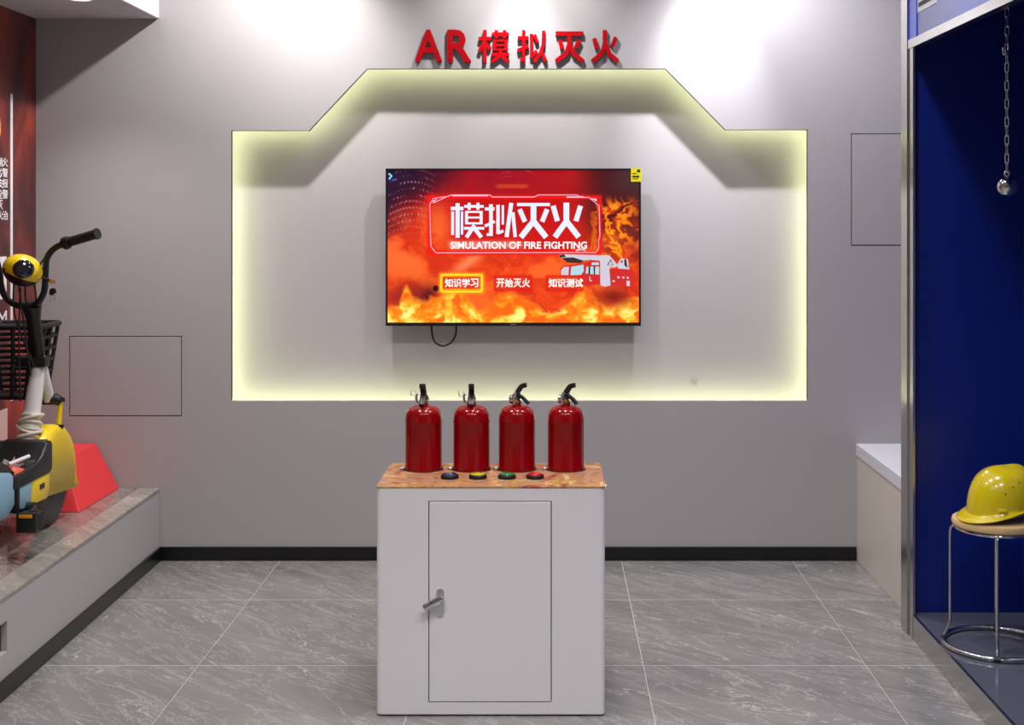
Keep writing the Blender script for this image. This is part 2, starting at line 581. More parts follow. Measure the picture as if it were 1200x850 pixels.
# ------------------------------------------------------------------ lamps
def downlight(x, y, z, label, group, watts, col, target=None, spread=2.2, blend=1.0, radius=0.045, added_spill=0):
    t = thing('downlight', (x, y, z), label, 'ceiling lamp', group)
    prof = [(0.040, 0.0), (0.062, 0.0), (0.064, -0.004), (0.060, -0.008), (0.046, -0.010), (0.040, -0.004)]
    MB().lathe([(r, zz) for r, zz in prof] + [prof[0]], t.location, 28).build('trim_ring', M['white'], t)
    MB().lathe([(0.0, -0.004), (0.040, -0.004)], t.location, 24).build('lens', M['lamp'], t, smooth=0)
    ld = bpy.data.lights.new('downlight_beam', 'SPOT')
    ld.energy = watts
    ld.color = col
    ld.spot_size = spread
    ld.spot_blend = blend
    ld.shadow_soft_size = radius
    lo = bpy.data.objects.new('downlight_beam', ld)
    COL.objects.link(lo)
    lo.parent = t
    lo.location = (0, 0, -0.06)
    d = (Vector(target) if target else Vector((x, y, 0))) - (Vector((x, y, z - 0.06)))
    lo.rotation_euler = d.to_track_quat('-Z', 'Y').to_euler()
    if added_spill:  # second spot added to brighten the niche and the wall's sides
        l2 = ld.copy()
        l2.energy, l2.spot_size, l2.spot_blend = added_spill, 2.05, 1.0
        lo2 = bpy.data.objects.new('downlight_added_spill', l2)
        COL.objects.link(lo2)
        lo2.parent = t
        lo2.location = (0, 0, -0.06)
        lo2.rotation_euler = (Vector((x + (0.75 if x > 0.3 else -0.75 if x < -0.5 else 0.0), YW, 1.3)) - Vector((x, y, z - 0.06))).to_track_quat('-Z', 'Y').to_euler()
    return t
for x, y, wt, c, tz, sp, spl in WASH:
    downlight(x, y, ZC, 'recessed round downlight washing the back wall', 'wall washing downlights', wt, c, (x, YW, tz), sp, radius=0.03, added_spill=spl)
for y, gw in GRID_ROWS:
    for x in (-1.05, 0.0, 0.95):
        downlight(x, y, ZC, 'recessed round downlight in the main ceiling', 'main ceiling downlights', gw, (1, 0.97, 0.945) if x < 0.5 else (0.95, 0.955, 1.0), radius=0.08)
downlight(-1.965, 5.50, wz(22), 'recessed round downlight in the lowered ceiling box over the electric bike', None, SOFFIT_W, (1, 0.95, 0.93), spread=2.0)

# ------------------------------------------------------------------ platform
ZP = wz(572)
YP0 = 1.2
pf = thing('display_platform', ((XL + XP) / 2, (YP0 + YW) / 2, 0), 'low grey platform with marble top along the left wall', 'platform')
hole = rect(3.9, 4.39, 0.145, 0.248)
v, f = holed(rect(YP0, YW - 0.001, 0, ZP - 0.012), [hole], 0.02)
MB().add([(XP - 0.02 + p.z, p.x, p.y) for p in v], f).build('side_panel', M['wall'], pf, smooth=0)
v, f = holed(rect(3.88, 4.41, 0.125, 0.268), [hole], 0.09)
MB().add([(XP - 0.021 - p.z, p.x, p.y) for p in v], f).box(XP - 0.115, XP - 0.111, 3.88, 4.41, 0.125, 0.268).build('socket_recess', M['groove'], pf, smooth=0)
MB().box(XL + 0.001, XP - 0.12, YP0, YW - 0.001, 0, ZP - 0.012).build('core', M['groove'], pf, smooth=0)
yj = [YW - 0.001, 5.36, 4.56, 3.76, 2.96, YP0]
for k in range(5):
    MB().box(XL + 0.001, -1.909, yj[k + 1] + 0.0008, yj[k] - 0.0008, ZP - 0.012, ZP).build('top_slab', M['ptile'], pf, bevel=0.001, seg=1, smooth=0)
yj = [YW - 0.001, 5.66, 4.86, 4.06, 3.26, 2.46, YP0]
for k in range(6):
    MB().box(-1.907, XP + 0.003, yj[k + 1] + 0.0008, yj[k] - 0.0008, ZP - 0.012, ZP).build('edge_slab', M['etile'], pf, bevel=0.001, seg=1, smooth=0)
structure(MB().box(XP, XP + 0.012, YP0, YW - 0.012, 0, 0.064).build('baseboard_left', M['baseboard'], bevel=0.002, smooth=0))

# poster sheet on the left wall with its white print
po = thing('wall_poster', (XL, 5.5, ZP), 'dark red printed wall panel with white lettering beside the grey wall', 'poster')
MB().box(XL, XL + 0.004, 4.2, YW - 0.001, ZP + 0.001, wz(22) - 0.001).build('print_sheet', M['poster'], po, smooth=0)
XS = XL + 0.004
def lw(px, py):
    Y = -XS * F / (CX - px)
    return Y, H - (py - CY) / F * Y
y0, zt = lw(13, 110)
_, zb = lw(13, 470)
MB().box(XS, XS + 0.003, y0 - 0.011, y0 + 0.011, zb, zt).build('white_line', M['white'], po, smooth=0)
def wall_text(body, ya, yb, za, zb_, mt=None, off=0.01):
    v, f = text_geo(body, off)
    MB().add([(XS + 0.002, ya + p.x * (yb - ya), za + p.y * (zb_ - za)) for p in v], f).build('lettering', mt or M['white'], po, smooth=0)
for k, chs in enumerate(['火', '警', '报', '警', '先', '治']):
    yy, zz = lw(5.6, 190 + k * 12.5)
    if k != 4:
        wall_text(chs, yy - 0.030, yy + 0.030, zz - 0.020, zz + 0.020)
    yy, zz = lw(0.2, 190 + k * 12.5)
    wall_text('消防安全灭火'[k], yy - 0.024, yy + 0.022, zz - 0.020, zz + 0.020)
yy, zz = lw(0, 324)
MB().box(XS, XS + 0.003, yy - 0.3, yy + 0.062, zz - 0.10, zz + 0.085).build('white_card', M['white'], po, smooth=0)
MB().box(XS + 0.003, XS + 0.005, yy - 0.3, yy + 0.03, zz + 0.01, zz + 0.035).build('red_bar', M['sign_red'], po, smooth=0)
yy, zz = lw(3, 374)
wall_text('M', yy - 0.05, yy + 0.04, zz - 0.035, zz + 0.035)
yy, zz = lw(0, 150)
mb = MB()
mb.tube([(XS + 0.002, yy - 0.055 + 0.045 * math.cos(2 * PI * k / 24), zz + 0.06 * math.sin(2 * PI * k / 24)) for k in range(24)], 0.006, 6, closed=True)
mb.build('round_emblem', M['tan'], po)
yy, zz = lw(3, 510)
MB().box(XS, XS + 0.003, yy - 0.3, yy + 0.045, zz - 0.13, zz + 0.11).build('pale_card', mat('pale_pink', rgb(226, 198, 196), 0.5), po, smooth=0)

# ------------------------------------------------------------------ red block on the platform
b0 = [(-2.345, 5.59), (-2.0, 5.59), (-1.992, 6.085), (-2.345, 6.085)]
b1 = [(-2.25, 5.70), (-2.103, 5.70), (-2.100, 6.085), (-2.25, 6.085)]
mb = MB()
mb.add([(x, y, ZP + 0.001) for x, y in b0] + [(x, y, ZP + 0.209) for x, y in b1], [(3, 2, 1, 0), (4, 5, 6, 7), (0, 1, 5, 4), (1, 2, 6, 5), (2, 3, 7, 6), (3, 0, 4, 7)])
tag(mb.build('trapezoid_block', M['ramp_red'], bevel=0.003, smooth=0), 'plain red tapered block standing on the platform against the wall', 'block')

# ------------------------------------------------------------------ raised sign characters
GLYPH = {
    '模': [[(2, 28), (41, 28)], [(21, 2), (21, 98)], [(20, 34), (3, 66)], [(23, 42), (38, 58)], [(44, 15), (98, 15)], [(58, 3), (58, 27)], [(84, 3), (84, 27)],
          [(50, 34), (92, 34), 7], [(50, 47), (92, 47), 7], [(50, 60), (92, 60), 7], [(53, 31), (53, 63)], [(89, 31), (89, 63)], [(42, 74), (99, 74)], [(71, 62), (67, 80), (43, 96)], [(73, 76), (97, 96)]],
    '拟': [[(2, 26), (38, 26)], [(22, 3), (22, 90), (10, 91)], [(2, 63), (38, 50)], [(48, 14), (48, 80), (66, 64)], [(58, 16), (68, 40)], [(89, 5), (87, 46), (76, 74), (56, 96)], [(82, 66), (97, 95)]],
    '灭': [[(6, 11), (94, 11)], [(50, 11), (50, 42), (40, 70), (8, 94)], [(52, 46), (64, 72), (94, 94)], [(20, 30), (27, 57)], [(82, 30), (70, 55)]],
    '火': [[(50, 4), (50, 44), (40, 72), (8, 95)], [(52, 46), (65, 73), (94, 95)], [(15, 28), (24, 58)], [(87, 25), (73, 53)]]}
def stroke_geo(ch, wd):
    quads = []
    for st_ in GLYPH[ch]:
        pts = [Vector(p) for p in st_ if isinstance(p, tuple)]
        w_ = next((q for q in st_ if not isinstance(q, tuple)), wd)
        for i in range(len(pts) - 1):
            a, b = pts[i], pts[i + 1]
            t = (b - a).normalized()
            a2 = a - t * (w_ * 0.3 if i else 0)
            b2 = b + t * (w_ * 0.3 if i < len(pts) - 2 else 0)
            q = Vector((-t.y, t.x)) * w_ / 2
            quads.append([((p.x) / 100, 1 - p.y / 100) for p in (a2 + q, b2 + q, b2 - q, a2 - q)])
    return quads
def sign_char(ch, px0, px1, py0, py1, word):
    yf = YW - 0.018
    s = F / yf
    x0, x1, z0, z1 = (px0 - CX) / s, (px1 - CX) / s, H - (py1 - CY) / s, H - (py0 - CY) / s
    mb = MB()
    if ch in GLYPH:
        for k, quad in enumerate(stroke_geo(ch, 13.5 if ch in '灭火' else 11)):
            mb.prism(quad, lambda x, y, t: (x0 + x * (x1 - x0), t, z0 + y * (z1 - z0)), yf + k * 4e-5, YW)
            mb.m[-6:] = [1, 1, 1, 1, 1, 1]
        for k, q in enumerate(mb.f):
            if all(mb.v[i].y < yf + 0.005 for i in q):
                mb.m[k] = 0
    else:
        v, f = text_geo(ch, 0, 0.03, bold=0.035)
        mb.add([(x0 + p.x * (x1 - x0), yf + ((0.03 - p.z) * 0.05 if p.z > 0 else YW - yf), z0 + p.y * (z1 - z0)) for p in v], f)
        for k, q in enumerate(f):
            mb.m[k] = 0 if all(v[i].z > 0 for i in q) else 1
    o = mb.build('sign_character', [M['sign_red'], M['sign_side_shade']], smooth=0)
    tag(o, word, 'sign letter', 'red characters above the niche')
sign_char('A', 486, 518, 34.5, 72.5, 'red raised letter A above the niche')
sign_char('R', 524, 552, 34.5, 73, 'red raised letter R above the niche')
sign_char('模', 560.5, 597, 34, 74, 'third red raised sign character, right after the letter R')
sign_char('拟', 606, 641, 34, 74, 'fourth red raised sign character, in the bright light pool')
sign_char('灭', 649, 685.5, 35, 74, 'fifth red raised sign character, with flat bar on top')
sign_char('火', 691, 726.5, 33.5, 74, 'last red raised sign character, meaning fire')

# ------------------------------------------------------------------ television
YT = 6.135                         # screen plane
ST = F / YT
tvc = P(601.5, 290, YT)
tv = thing('television', (tvc.x, YT + 0.03, tvc.z), 'wall-mounted flat television showing a fire-fighting menu inside the niche', 'television')
def T(px, py, d=0.0):
    """place on the screen"""
    return Vector(((px - CX) / ST, YT - d, H - (py - CY) / ST))
tx0, tx1, tz0, tz1 = T(452, 0).x, T(751, 0).x, T(0, 382).z, T(0, 197.5).z
sx0, sx1, sz0, sz1 = T(454.3, 0).x, T(748.7, 0).x, T(0, 378.2).z, T(0, 199.6).z
mb = MB()
mb.box(tx0, tx1, YT + 0.004, YT + 0.03, tz0, tz1)
mb.box(tx0, sx0, YT - 0.004, YT + 0.004, tz0, tz1).box(sx1, tx1, YT - 0.004, YT + 0.004, tz0, tz1)
mb.box(sx0, sx1, YT - 0.004, YT + 0.004, sz1, tz1).box(sx0, sx1, YT - 0.006, YT + 0.004, tz0, sz0)
mb.build('bezel', M['black_plastic'], tv, smooth=0)
MB().box(tx0 + 0.2, tx1 - 0.2, YT + 0.03, YT + 0.062, tz0 + 0.05, tz1 - 0.2).build('back_housing', M['black_plastic'], tv, bevel=0.004)
MB().box(tvc.x - 0.2, tvc.x + 0.2, YT + 0.062, YW + DN, tvc.z - 0.12, tvc.z + 0.12).build('wall_bracket', M['zinc'], tv, smooth=0)
MB().box(T(598, 0).x, T(605, 0).x, YT - 0.0075, YT - 0.006, tz0 + 0.004, tz0 + 0.010).build('badge', M['chrome'], tv, smooth=0)

# the picture on the screen
NX, NY = 480, 292
rng = np.random.RandomState(3)
U, Vv = np.meshgrid(np.linspace(0, 1, NX), np.linspace(0, 1, NY))       # Vv: 0 at the top
def vnoise(u, v, seed):
    r = np.random.RandomState(seed).rand(256, 256)
    iu, iv = np.floor(u).astype(int), np.floor(v).astype(int)
    fu, fv = u - iu, v - iv
    fu, fv = fu * fu * (3 - 2 * fu), fv * fv * (3 - 2 * fv)
    g = lambda a, b: r[b % 256, a % 256]
    return (g(iu, iv) * (1 - fu) + g(iu + 1, iv) * fu) * (1 - fv) + (g(iu, iv + 1) * (1 - fu) + g(iu + 1, iv + 1) * fu) * fv
def fbm(u, v, seed, oct=5, gain=0.55):
    s, a, t = 0, 1, 0
    for k in range(oct):
        s = s + a * vnoise(u * 2 ** k, v * 2 ** k, seed + k)
        t += a
        a *= gain
    return s / t
def sst(a, b, x):
    t = np.clip((x - a) / (b - a), 0, 1)
    return t * t * (3 - 2 * t)
img = np.zeros((NY, NX, 3))
def over(c, a):
    global img
    img = img * (1 - a[..., None]) + np.array(c, float) / 255.0 * a[..., None]
n1 = fbm(U * 5, Vv * 4, 11)
n2 = fbm(U * 9 + n1 * 2, Vv * 6 + n1 * 2, 31)
n3 = fbm(U * 22 + n2 * 3, Vv * 14, 51)
over((228, 74, 28), np.ones_like(U))
over((246, 118, 52), sst(0.48, 0.66, n2) * 0.7)
over((196, 44, 22), sst(0.52, 0.36, n2) * 0.55)
top = sst(0.46, 0.16, Vv + (n1 - 0.5) * 0.35)
over((168, 16, 30), top * 0.85)
over((150, 14, 44), top * np.exp(-((U - 0.42) / 0.2) ** 2) * sst(0.28, 0.0, Vv) * 0.8)
tl = sst(0.62, 0.12, U * 1.7 + Vv * 1.0 + (n1 - 0.5) * 0.5)
over((58, 20, 44), tl * 0.95)
over((40, 22, 62), sst(0.35, 0.02, U * 1.6 + Vv) * 0.8)
tr = sst(0.70, 0.88, U + (n1 - 0.5) * 0.12) * sst(0.66, 0.34, Vv + (n2 - 0.5) * 0.3)
over((70, 26, 30), tr * 0.9)
over((78, 62, 66), sst(0.82, 0.98, U) * sst(0.26, 0.05, Vv) * 0.75)
# smoke column and haze
over((246, 150, 110), np.exp(-((U - (0.34 - (Vv - 0.58) * 0.75)) / 0.035) ** 2) * sst(0.53, 0.58, Vv) * sst(0.74, 0.62, Vv) * 0.75)
over((248, 112, 56), np.exp(-((U - 0.09) / 0.13) ** 2 - ((Vv - 0.56) / 0.14) ** 2) * sst(0.3, 0.6, n2))
over((238, 104, 50), np.exp(-((U - 0.225) / 0.045) ** 2 - ((Vv - 0.37) / 0.12) ** 2) * 0.75)
over((142, 48, 40), np.exp(-((U - 0.09) / 0.09) ** 2 - ((Vv - 0.83) / 0.085) ** 2) * 0.95)
over((86, 22, 30), np.exp(-((U - 0.165) / 0.03) ** 2 - ((Vv - 0.83) / 0.07) ** 2) * 0.9)
over((50, 14, 20), sst(1.1, 0.8, ((U - 0.192) / 0.012) ** 2 + ((Vv - 0.775) / 0.02) ** 2))
# flames along the bottom
hgt = 0.17 * fbm(U * 7, U * 0 + 3.3, 71, 4) + 0.035
for c0, wd, hh in ((0.075, 0.02, 0.10), (0.27, 0.07, 0.10), (0.49, 0.06, 0.10), (0.60, 0.1, 0.02), (0.77, 0.06, 0.10), (0.93, 0.06, 0.04)):
    hgt = hgt + hh * np.exp(-((U - c0) / wd) ** 2)
fl_ = sst(0.02, -0.05, (1 - Vv) - hgt + (n3 - 0.5) * 0.16 + (n2 - 0.5) * 0.12)
over((252, 150, 34), fl_ * 0.9)
over((255, 206, 74), fl_ * sst(0.46, 0.62, n3) * 0.95)
over((238, 92, 22), fl_ * sst(0.46, 0.34, n3) * 0.7)
over((255, 236, 140), fl_ * sst(0.58, 0.70, n3) * sst(0.8, 0.95, Vv))
over((140, 36, 24), np.exp(-((U - 0.90) / 0.07) ** 2 - ((Vv - 0.83) / 0.06) ** 2) * sst(0.3, 0.55, n2 + 0.1))
# fire curling up on the right
fr = np.abs(fbm(U * 15 + (n2 - 0.5) * 3, Vv * 5 + (n1 - 0.5) * 3, 91, 3) - 0.5)
m_ = np.exp(-((U - 0.90 + (Vv - 0.4) * 0.06) / 0.085) ** 2) * sst(0.15, 0.26, Vv) * sst(0.74, 0.60, Vv)
over((226, 70, 20), sst(0.16, 0.03, fr) * m_)
over((250, 160, 24), sst(0.085, 0.02, fr) * m_)
over((255, 196, 40), np.exp(-((U - 0.875) / 0.035) ** 2 - ((Vv - 0.50) / 0.065) ** 2) * sst(0.44, 0.6, n3))
# rows of pale dots, upper left and top centre
def dots(mask, pitch_u, pitch_v, c):
    du = (U + 0.012 * np.sin(Vv * 60)) / pitch_u
    dv = (Vv + 0.05 * np.sin(U * 16)) / pitch_v
    d = ((du - np.round(du)) / 0.28) ** 2 + ((dv - np.round(dv)) / 0.22) ** 2
    over(c, sst(1.0, 0.3, d) * mask * sst(0.42, 0.6, n3 + 0.05))
dots(sst(0.24, 0.10, U) * sst(0.5, 0.3, Vv) * 0.75, 0.014, 0.042, (196, 150, 160))
dots(np.exp(-((U - 0.52) / 0.09) ** 2) * sst(0.09, 0.02, Vv) * 0.7, 0.012, 0.030, (236, 130, 140))
over((214, 84, 40), sst(0.075, 0.05, np.abs(U - 0.495)) * sst(0.018, 0.008, np.abs(Vv - 0.105)) * 0.7)
# title plate: deep red fill and the red halo of its frame (left, right, top, bottom in u, v)
def u_(px): return (px - 454.3) / (748.7 - 454.3)
def v_(py): return (py - 199.6) / (378.2 - 199.6)
def boxd(x0, x1, y0, y1):
    dx = np.maximum(np.maximum(u_(x0) - U, U - u_(x1)), 0) * 294
    dy = np.maximum(np.maximum(v_(y0) - Vv, Vv - v_(y1)), 0) * 178
    ins = np.minimum(np.minimum(U - u_(x0), u_(x1) - U) * 294, np.minimum(Vv - v_(y0), v_(y1) - Vv) * 178)
    return np.where(ins > 0, -ins, np.hypot(dx, dy))
d = boxd(503, 703, 231, 296.5)
over((196, 14, 18), sst(1, -6, d) * sst(512, 545, U * 294.4 + 454.3) * sst(700, 660, U * 294.4 + 454.3) * 0.75)
over((244, 24, 18), np.exp(-(d / 2.6) ** 2) * 0.95)
over((255, 210, 200), np.exp(-((Vv - v_(287)) / 0.03) ** 2) * sst(522, 530, U * 294.4 + 454.3) * sst(625, 600, U * 294.4 + 454.3) * 0.6)
d = boxd(517, 564.5, 322.5, 341)
over((255, 176, 20), np.exp(-(d / 3.0) ** 2))
over((216, 52, 20), sst(-1.5, -3.5, d) * 0.8)
for x0, x1 in ((580, 622), (641, 682)):
    d = boxd(x0, x1, 324, 340)
    over((214, 34, 20), np.exp(-(d / 1.6) ** 2) * 0.8)
    over((222, 52, 26), sst(0, -2, d) * 0.5)
img = np.clip((img - 0.5) * 1.10 + 0.485, 0, 1)
lin_img = np.where(img <= 0.04045, img / 12.92, ((img + 0.055) / 1.055) ** 2.4)

def screen_mat():
    m = bpy.data.materials.new('screen_picture')
    m.use_nodes = True
    nt, N, L = nodes(m)
    b = N['Principled BSDF']
    b.inputs['Base Color'].default_value = (0.01, 0.01, 0.01, 1)
    b.inputs['Roughness'].default_value = 0.25
    at = new(nt, 'ShaderNodeAttribute', attribute_name='picture')
    L.new(at.outputs['Color'], b.inputs['Emission Color'])
    b.inputs['Emission Strength'].default_value = 1.0
    b.inputs['Specular IOR Level'].default_value = 0.2
    return m
me = bpy.data.meshes.new('screen')
gx = sx0 + U * (sx1 - sx0) - tvc.x
gz = sz1 - Vv * (sz1 - sz0) - tvc.z
gy = np.full_like(gx, YT - (YT + 0.03))
co = np.stack([gx, gy, gz], -1).reshape(-1, 3)
ii = np.arange(NX * NY).reshape(NY, NX)
quads = np.stack([ii[:-1, :-1], ii[1:, :-1], ii[1:, 1:], ii[:-1, 1:]], -1).reshape(-1, 4)
me.vertices.add(len(co))
me.vertices.foreach_set('co', co.ravel())
me.loops.add(quads.size)
me.loops.foreach_set('vertex_index', quads.ravel())
me.polygons.add(len(quads))
me.polygons.foreach_set('loop_start', np.arange(0, quads.size, 4))
me.update(calc_edges=True)
at = me.color_attributes.new('picture', 'FLOAT_COLOR', 'POINT')
rgba = np.concatenate([lin_img.reshape(-1, 3), np.ones((NX * NY, 1))], 1)
at.data.foreach_set('color', rgba.ravel())
me.materials.append(screen_mat())
scr = bpy.data.objects.new('screen', me)
COL.objects.link(scr)
scr.parent = tv
scr['label'] = 'lit screen with an orange fire picture'

E_white = emission('screen_white', rgb(222, 230, 255), 1.05)
E_white2 = emission('screen_white_warm', rgb(255, 240, 236), 1.05)
E_pink = emission('screen_pink', rgb(240, 176, 196), 1.05)
E_red = emission('screen_red', rgb(206, 24, 26), 1.0)
E_dark = emission('screen_dark', rgb(40, 26, 34), 1.0)
E_glass = emission('screen_glass', rgb(170, 214, 226), 1.0)
E_grey = emission('screen_grey', rgb(206, 200, 212), 1.0)
E_gold = emission('screen_gold', rgb(255, 224, 40), 1.1)
E_cyan = emission('screen_cyan', rgb(120, 220, 255), 1.1)
E_navy = emission('screen_navy', rgb(36, 50, 190), 1.0)

class Flat:
    """flat print on the screen, coordinates in photograph pixels on the screen plane"""
    def __init__(s, d):
        s.mb, s.d = MB(), d
    def line(s, a, b, wd, mi=0):
        a, b = Vector(a), Vector(b)
        t = (b - a).normalized()
        q = Vector((-t.y, t.x)) * wd / 2
        s.poly([a + q, b + q, b - q, a - q], mi)
        s.d += 1e-6
    def poly(s, pts, mi=0):
        s.mb.add([T(p[0], p[1], s.d) for p in pts], [list(range(len(pts)))], mi)
        s.d += 1e-6
    def text(s, body, x0, x1, y0, y1, bold=0.0, mi=0, off=0.0):
        v, f = text_geo(body, off, bold=bold)
        s.mb.add([T(x0 + p.x * (x1 - x0), y1 - p.y * (y1 - y0), s.d) for p in v], f, mi)
    def build(s, name, mats):
        return s.mb.build(name, mats, tv, smooth=0)
def z4(x, y): return (500 + x / 5.4545, 220 + y / 5.4545)
fl1 = Flat(0.001)
k = 1 / 5.4545
for a, b, wd in [((155, 133), (235, 133), 22), ((198, 100), (198, 320), 26), ((166, 152), (166, 302), 18), ((226, 152), (226, 300), 14),
                 ((240, 120), (364, 120), 17), ((272, 97), (272, 142), 19), ((328, 97), (328, 142), 19),
                 ((246, 155), (358, 155), 13), ((246, 191), (358, 191), 12), ((246, 228), (358, 228), 13), ((255, 150), (255, 234), 19), ((348, 150), (348, 234), 19),
                 ((238, 260), (368, 260), 17), ((306, 240), (254, 318), 25), ((304, 258), (350, 318), 25),
                 ((372, 136), (434, 136), 20), ((411, 106), (411, 308), 24), ((384, 300), (418, 300), 18), ((372, 246), (436, 216), 18),
                 ((456, 110), (456, 296), 22), ((456, 292), (490, 276), 18), ((487, 112), (487, 236), 14), ((541, 98), (511, 316), 26), ((551, 158), (566, 316), 22),
                 ((578, 108), (788, 108), 20), ((683, 108), (683, 226), 36), ((688, 208), (602, 318), 36), ((678, 208), (764, 318), 36), ((594, 138), (628, 218), 30), ((770, 138), (738, 218), 30),
                 ((893, 96), (893, 222), 36), ((898, 208), (820, 316), 36), ((888, 208), (972, 316), 36), ((808, 116), (836, 214), 32), ((984, 116), (954, 214), 32)]:
    fl1.line(z4(*a), z4(*b), wd * k)
fl1.build('title_lettering', E_white)
fs = Flat(0.001)
fs.text('SIMULATION OF FIRE FIGHTING', 528, 688, 283.2, 291.8, off=0.03)
fs.build('subtitle_lettering', E_white2)
fr1 = Flat(0.0013)
pts = [(505, 289), (503.5, 240), (508, 232.5), (524, 230.5), (529, 228.5), (574, 228.5), (577, 231), (626, 231), (631, 228.5), (676, 228.5), (681, 231.5), (690, 231.5), (702, 241), (703, 277), (701.5, 281), (701.5, 292), (698, 296), (511, 296.5)]
for i in range(len(pts)):
    fr1.line(pts[i], pts[(i + 1) % len(pts)], 0.9)
fr1.line((508, 238), (523, 231), 0.9)
fr1.line((530, 229.2), (572, 229.2), 1.8)
fr1.line((664, 231), (684, 231), 1.8)
fr1.poly([(507, 235.5), (513, 232.5), (511, 235), (507, 238)])
fr1.poly([(691, 232.3), (699.5, 233), (699.5, 236.5)])
fr1.build('title_frame', E_pink)
for body_, xa_, xb_ in (('知识学习', 521, 561), ('开始灭火', 581.5, 621.5), ('知识测试', 642.5, 683.5)):
    cap = Flat(0.0012)
    for q, c_ in enumerate(body_):
        w_ = (xb_ - xa_) / 4
        cap.text(c_, xa_ + q * w_ + 0.3, xa_ + q * w_ + w_ - 0.3, 326.5, 336.8, 0.03)
    cap.build('button_lettering', E_white2)
bf = Flat(0.0011)
pts = [(519, 322), (563, 322), (565, 324.5), (565, 339.5), (563, 342), (519, 342), (517, 339.5), (517, 324.5)]
for i in range(8):
    bf.line(pts[i], pts[(i + 1) % 8], 1.6)
bf.build('button_frame', E_gold)
ar = Flat(0.0012)
ar.line((455.5, 203.5), (459.3, 206.5), 1.7)
ar.line((459.3, 206), (455.8, 210), 1.7)
ar.poly([(456, 211.5), (462, 209.5), (464, 211.5)], 1)
ar.build('corner_arrow', [E_cyan, E_navy])
# fire engine picture
def zt_(x, y): return (640 + x / 5.667, 240 + y / 5.667)
ft = Flat(0.0014)
def fp(pts, mi): ft.poly([zt_(*p) for p in pts], mi)
fp([(95, 465), (90, 430), (112, 408), (255, 388), (300, 368), (355, 372), (362, 530), (250, 535), (240, 470)], 0)
fp([(100, 466), (98, 436), (118, 414), (152, 412), (148, 468)], 4)
fp([(162, 468), (166, 412), (248, 398), (250, 440), (232, 466)], 3)
fp([(262, 456), (268, 412), (282, 412), (280, 458)], 3)
fp([(292, 460), (294, 412), (314, 410), (316, 462)], 3)
fp([(324, 462), (326, 412), (352, 412), (352, 464)], 3)
fp([(280, 458), (283, 412), (293, 412), (292, 460)], 2)
fp([(316, 462), (315, 410), (325, 410), (324, 463)], 2)
fp([(300, 400), (304, 384), (350, 382), (350, 402)], 3)
fp([(358, 372), (420, 380), (430, 535), (392, 545), (360, 535)], 4)
fp([(420, 428), (478, 424), (580, 436), (580, 540), (428, 538)], 0)
fp([(472, 400), (486, 372), (496, 356), (540, 360), (548, 386), (544, 410), (556, 428), (480, 424)], 4)
fp([(494, 385), (496, 368), (508, 370), (508, 386)], 0)
fp([(520, 404), (518, 362), (532, 362), (540, 420)], 2)
fp([(90, 350), (82, 334), (120, 330), (420, 336), (440, 360), (476, 402), (460, 416), (392, 414), (356, 372), (290, 366), (230, 372), (150, 366)], 4)
fp([(104, 352), (180, 350), (250, 372), (225, 388), (140, 384)], 2)
fp([(82, 336), (120, 330), (132, 346), (92, 352)], 2)
fp([(404, 402), (430, 360), (446, 404)], 2)
fp([(412, 400), (430, 370), (440, 401)], 4)
fp([(195, 300), (230, 290), (262, 300), (262, 308), (230, 300), (200, 310)], 4)
for x, y in ((480, 482), (512, 484), (542, 486), (448, 508)):
    fp([(x - 7, y - 6), (x + 7, y - 6), (x + 7, y + 6), (x - 7, y + 6)], 4)
fp([(534, 505), (556, 506), (556, 540), (534, 540)], 4)
fp([(288, 478), (294, 478), (294, 500), (304, 504), (304, 510), (288, 506)], 4)
ft.build('fire_engine_picture', [E_red, E_white, E_dark, E_glass, E_grey])
# yellow energy sticker at the corner
st = MB()
a, b = T(739.3, 213), T(751.5, 197)
st.box(a.x, b.x, YT - 0.0052, YT - 0.0042, a.z, b.z)
stk = st.build('corner_sticker', mat('sticker_yellow', rgb(246, 232, 20), 0.4, emit=rgb(246, 232, 20), estr=0.0), tv, smooth=0)
st = MB()
for x0, x1, y0, y1 in ((741, 749, 206, 208), (741, 746, 203, 204), (741, 748, 209.3, 210), (746.5, 750, 198.5, 202)):
    a, b = T(x0, y1), T(x1, y0)
    st.box(a.x, b.x, YT - 0.0058, YT - 0.0052, a.z, b.z)
st.build('sticker_print', M['ink'], tv, smooth=0)
# power lead hanging below
pa = smooth_path([P(506, 376, 6.19), P(506, 388, 6.185), P(509, 400, 6.18), P(518, 405.5, 6.175), P(528, 402, 6.178), P(534, 392, 6.185), P(534.5, 376, 6.19)], 6)
tag(MB().tube(pa, 0.0045, 8).build('power_lead', M['black_rubber']), 'short black cable looping below the television', 'cable')

# ------------------------------------------------------------------ white cabinet
YC = 4.2
SC = F / YC
def cxx(px): return (px - CX) / SC
def cz(py): return H - (py - CY) / SC
cx0, cx1, ztop = cxx(441), cxx(709), cz(570.5)
YCB = 4.60
cab = thing('pedestal_cabinet', ((cx0 + cx1) / 2, (YC + YCB) / 2, 0), 'white metal pedestal cabinet carrying the four red extinguishers', 'cabinet')
dx0, dx1, dz0, dz1 = cxx(503), cxx(645.5), cz(822.5), cz(588.5)
def rrect(x0, x1, y0, y1, r, nn=5):
    out = []
    for cx_, cy_, a0 in ((x1 - r, y1 - r, 0), (x0 + r, y1 - r, PI / 2), (x0 + r, y0 + r, PI), (x1 - r, y0 + r, 1.5 * PI)):
        for q in range(nn + 1):
            a = a0 + PI / 2 * q / nn
            out.append((cx_ + r * math.cos(a), cy_ + r * math.sin(a)))
    return out
R_ = 0.016
body = MB()
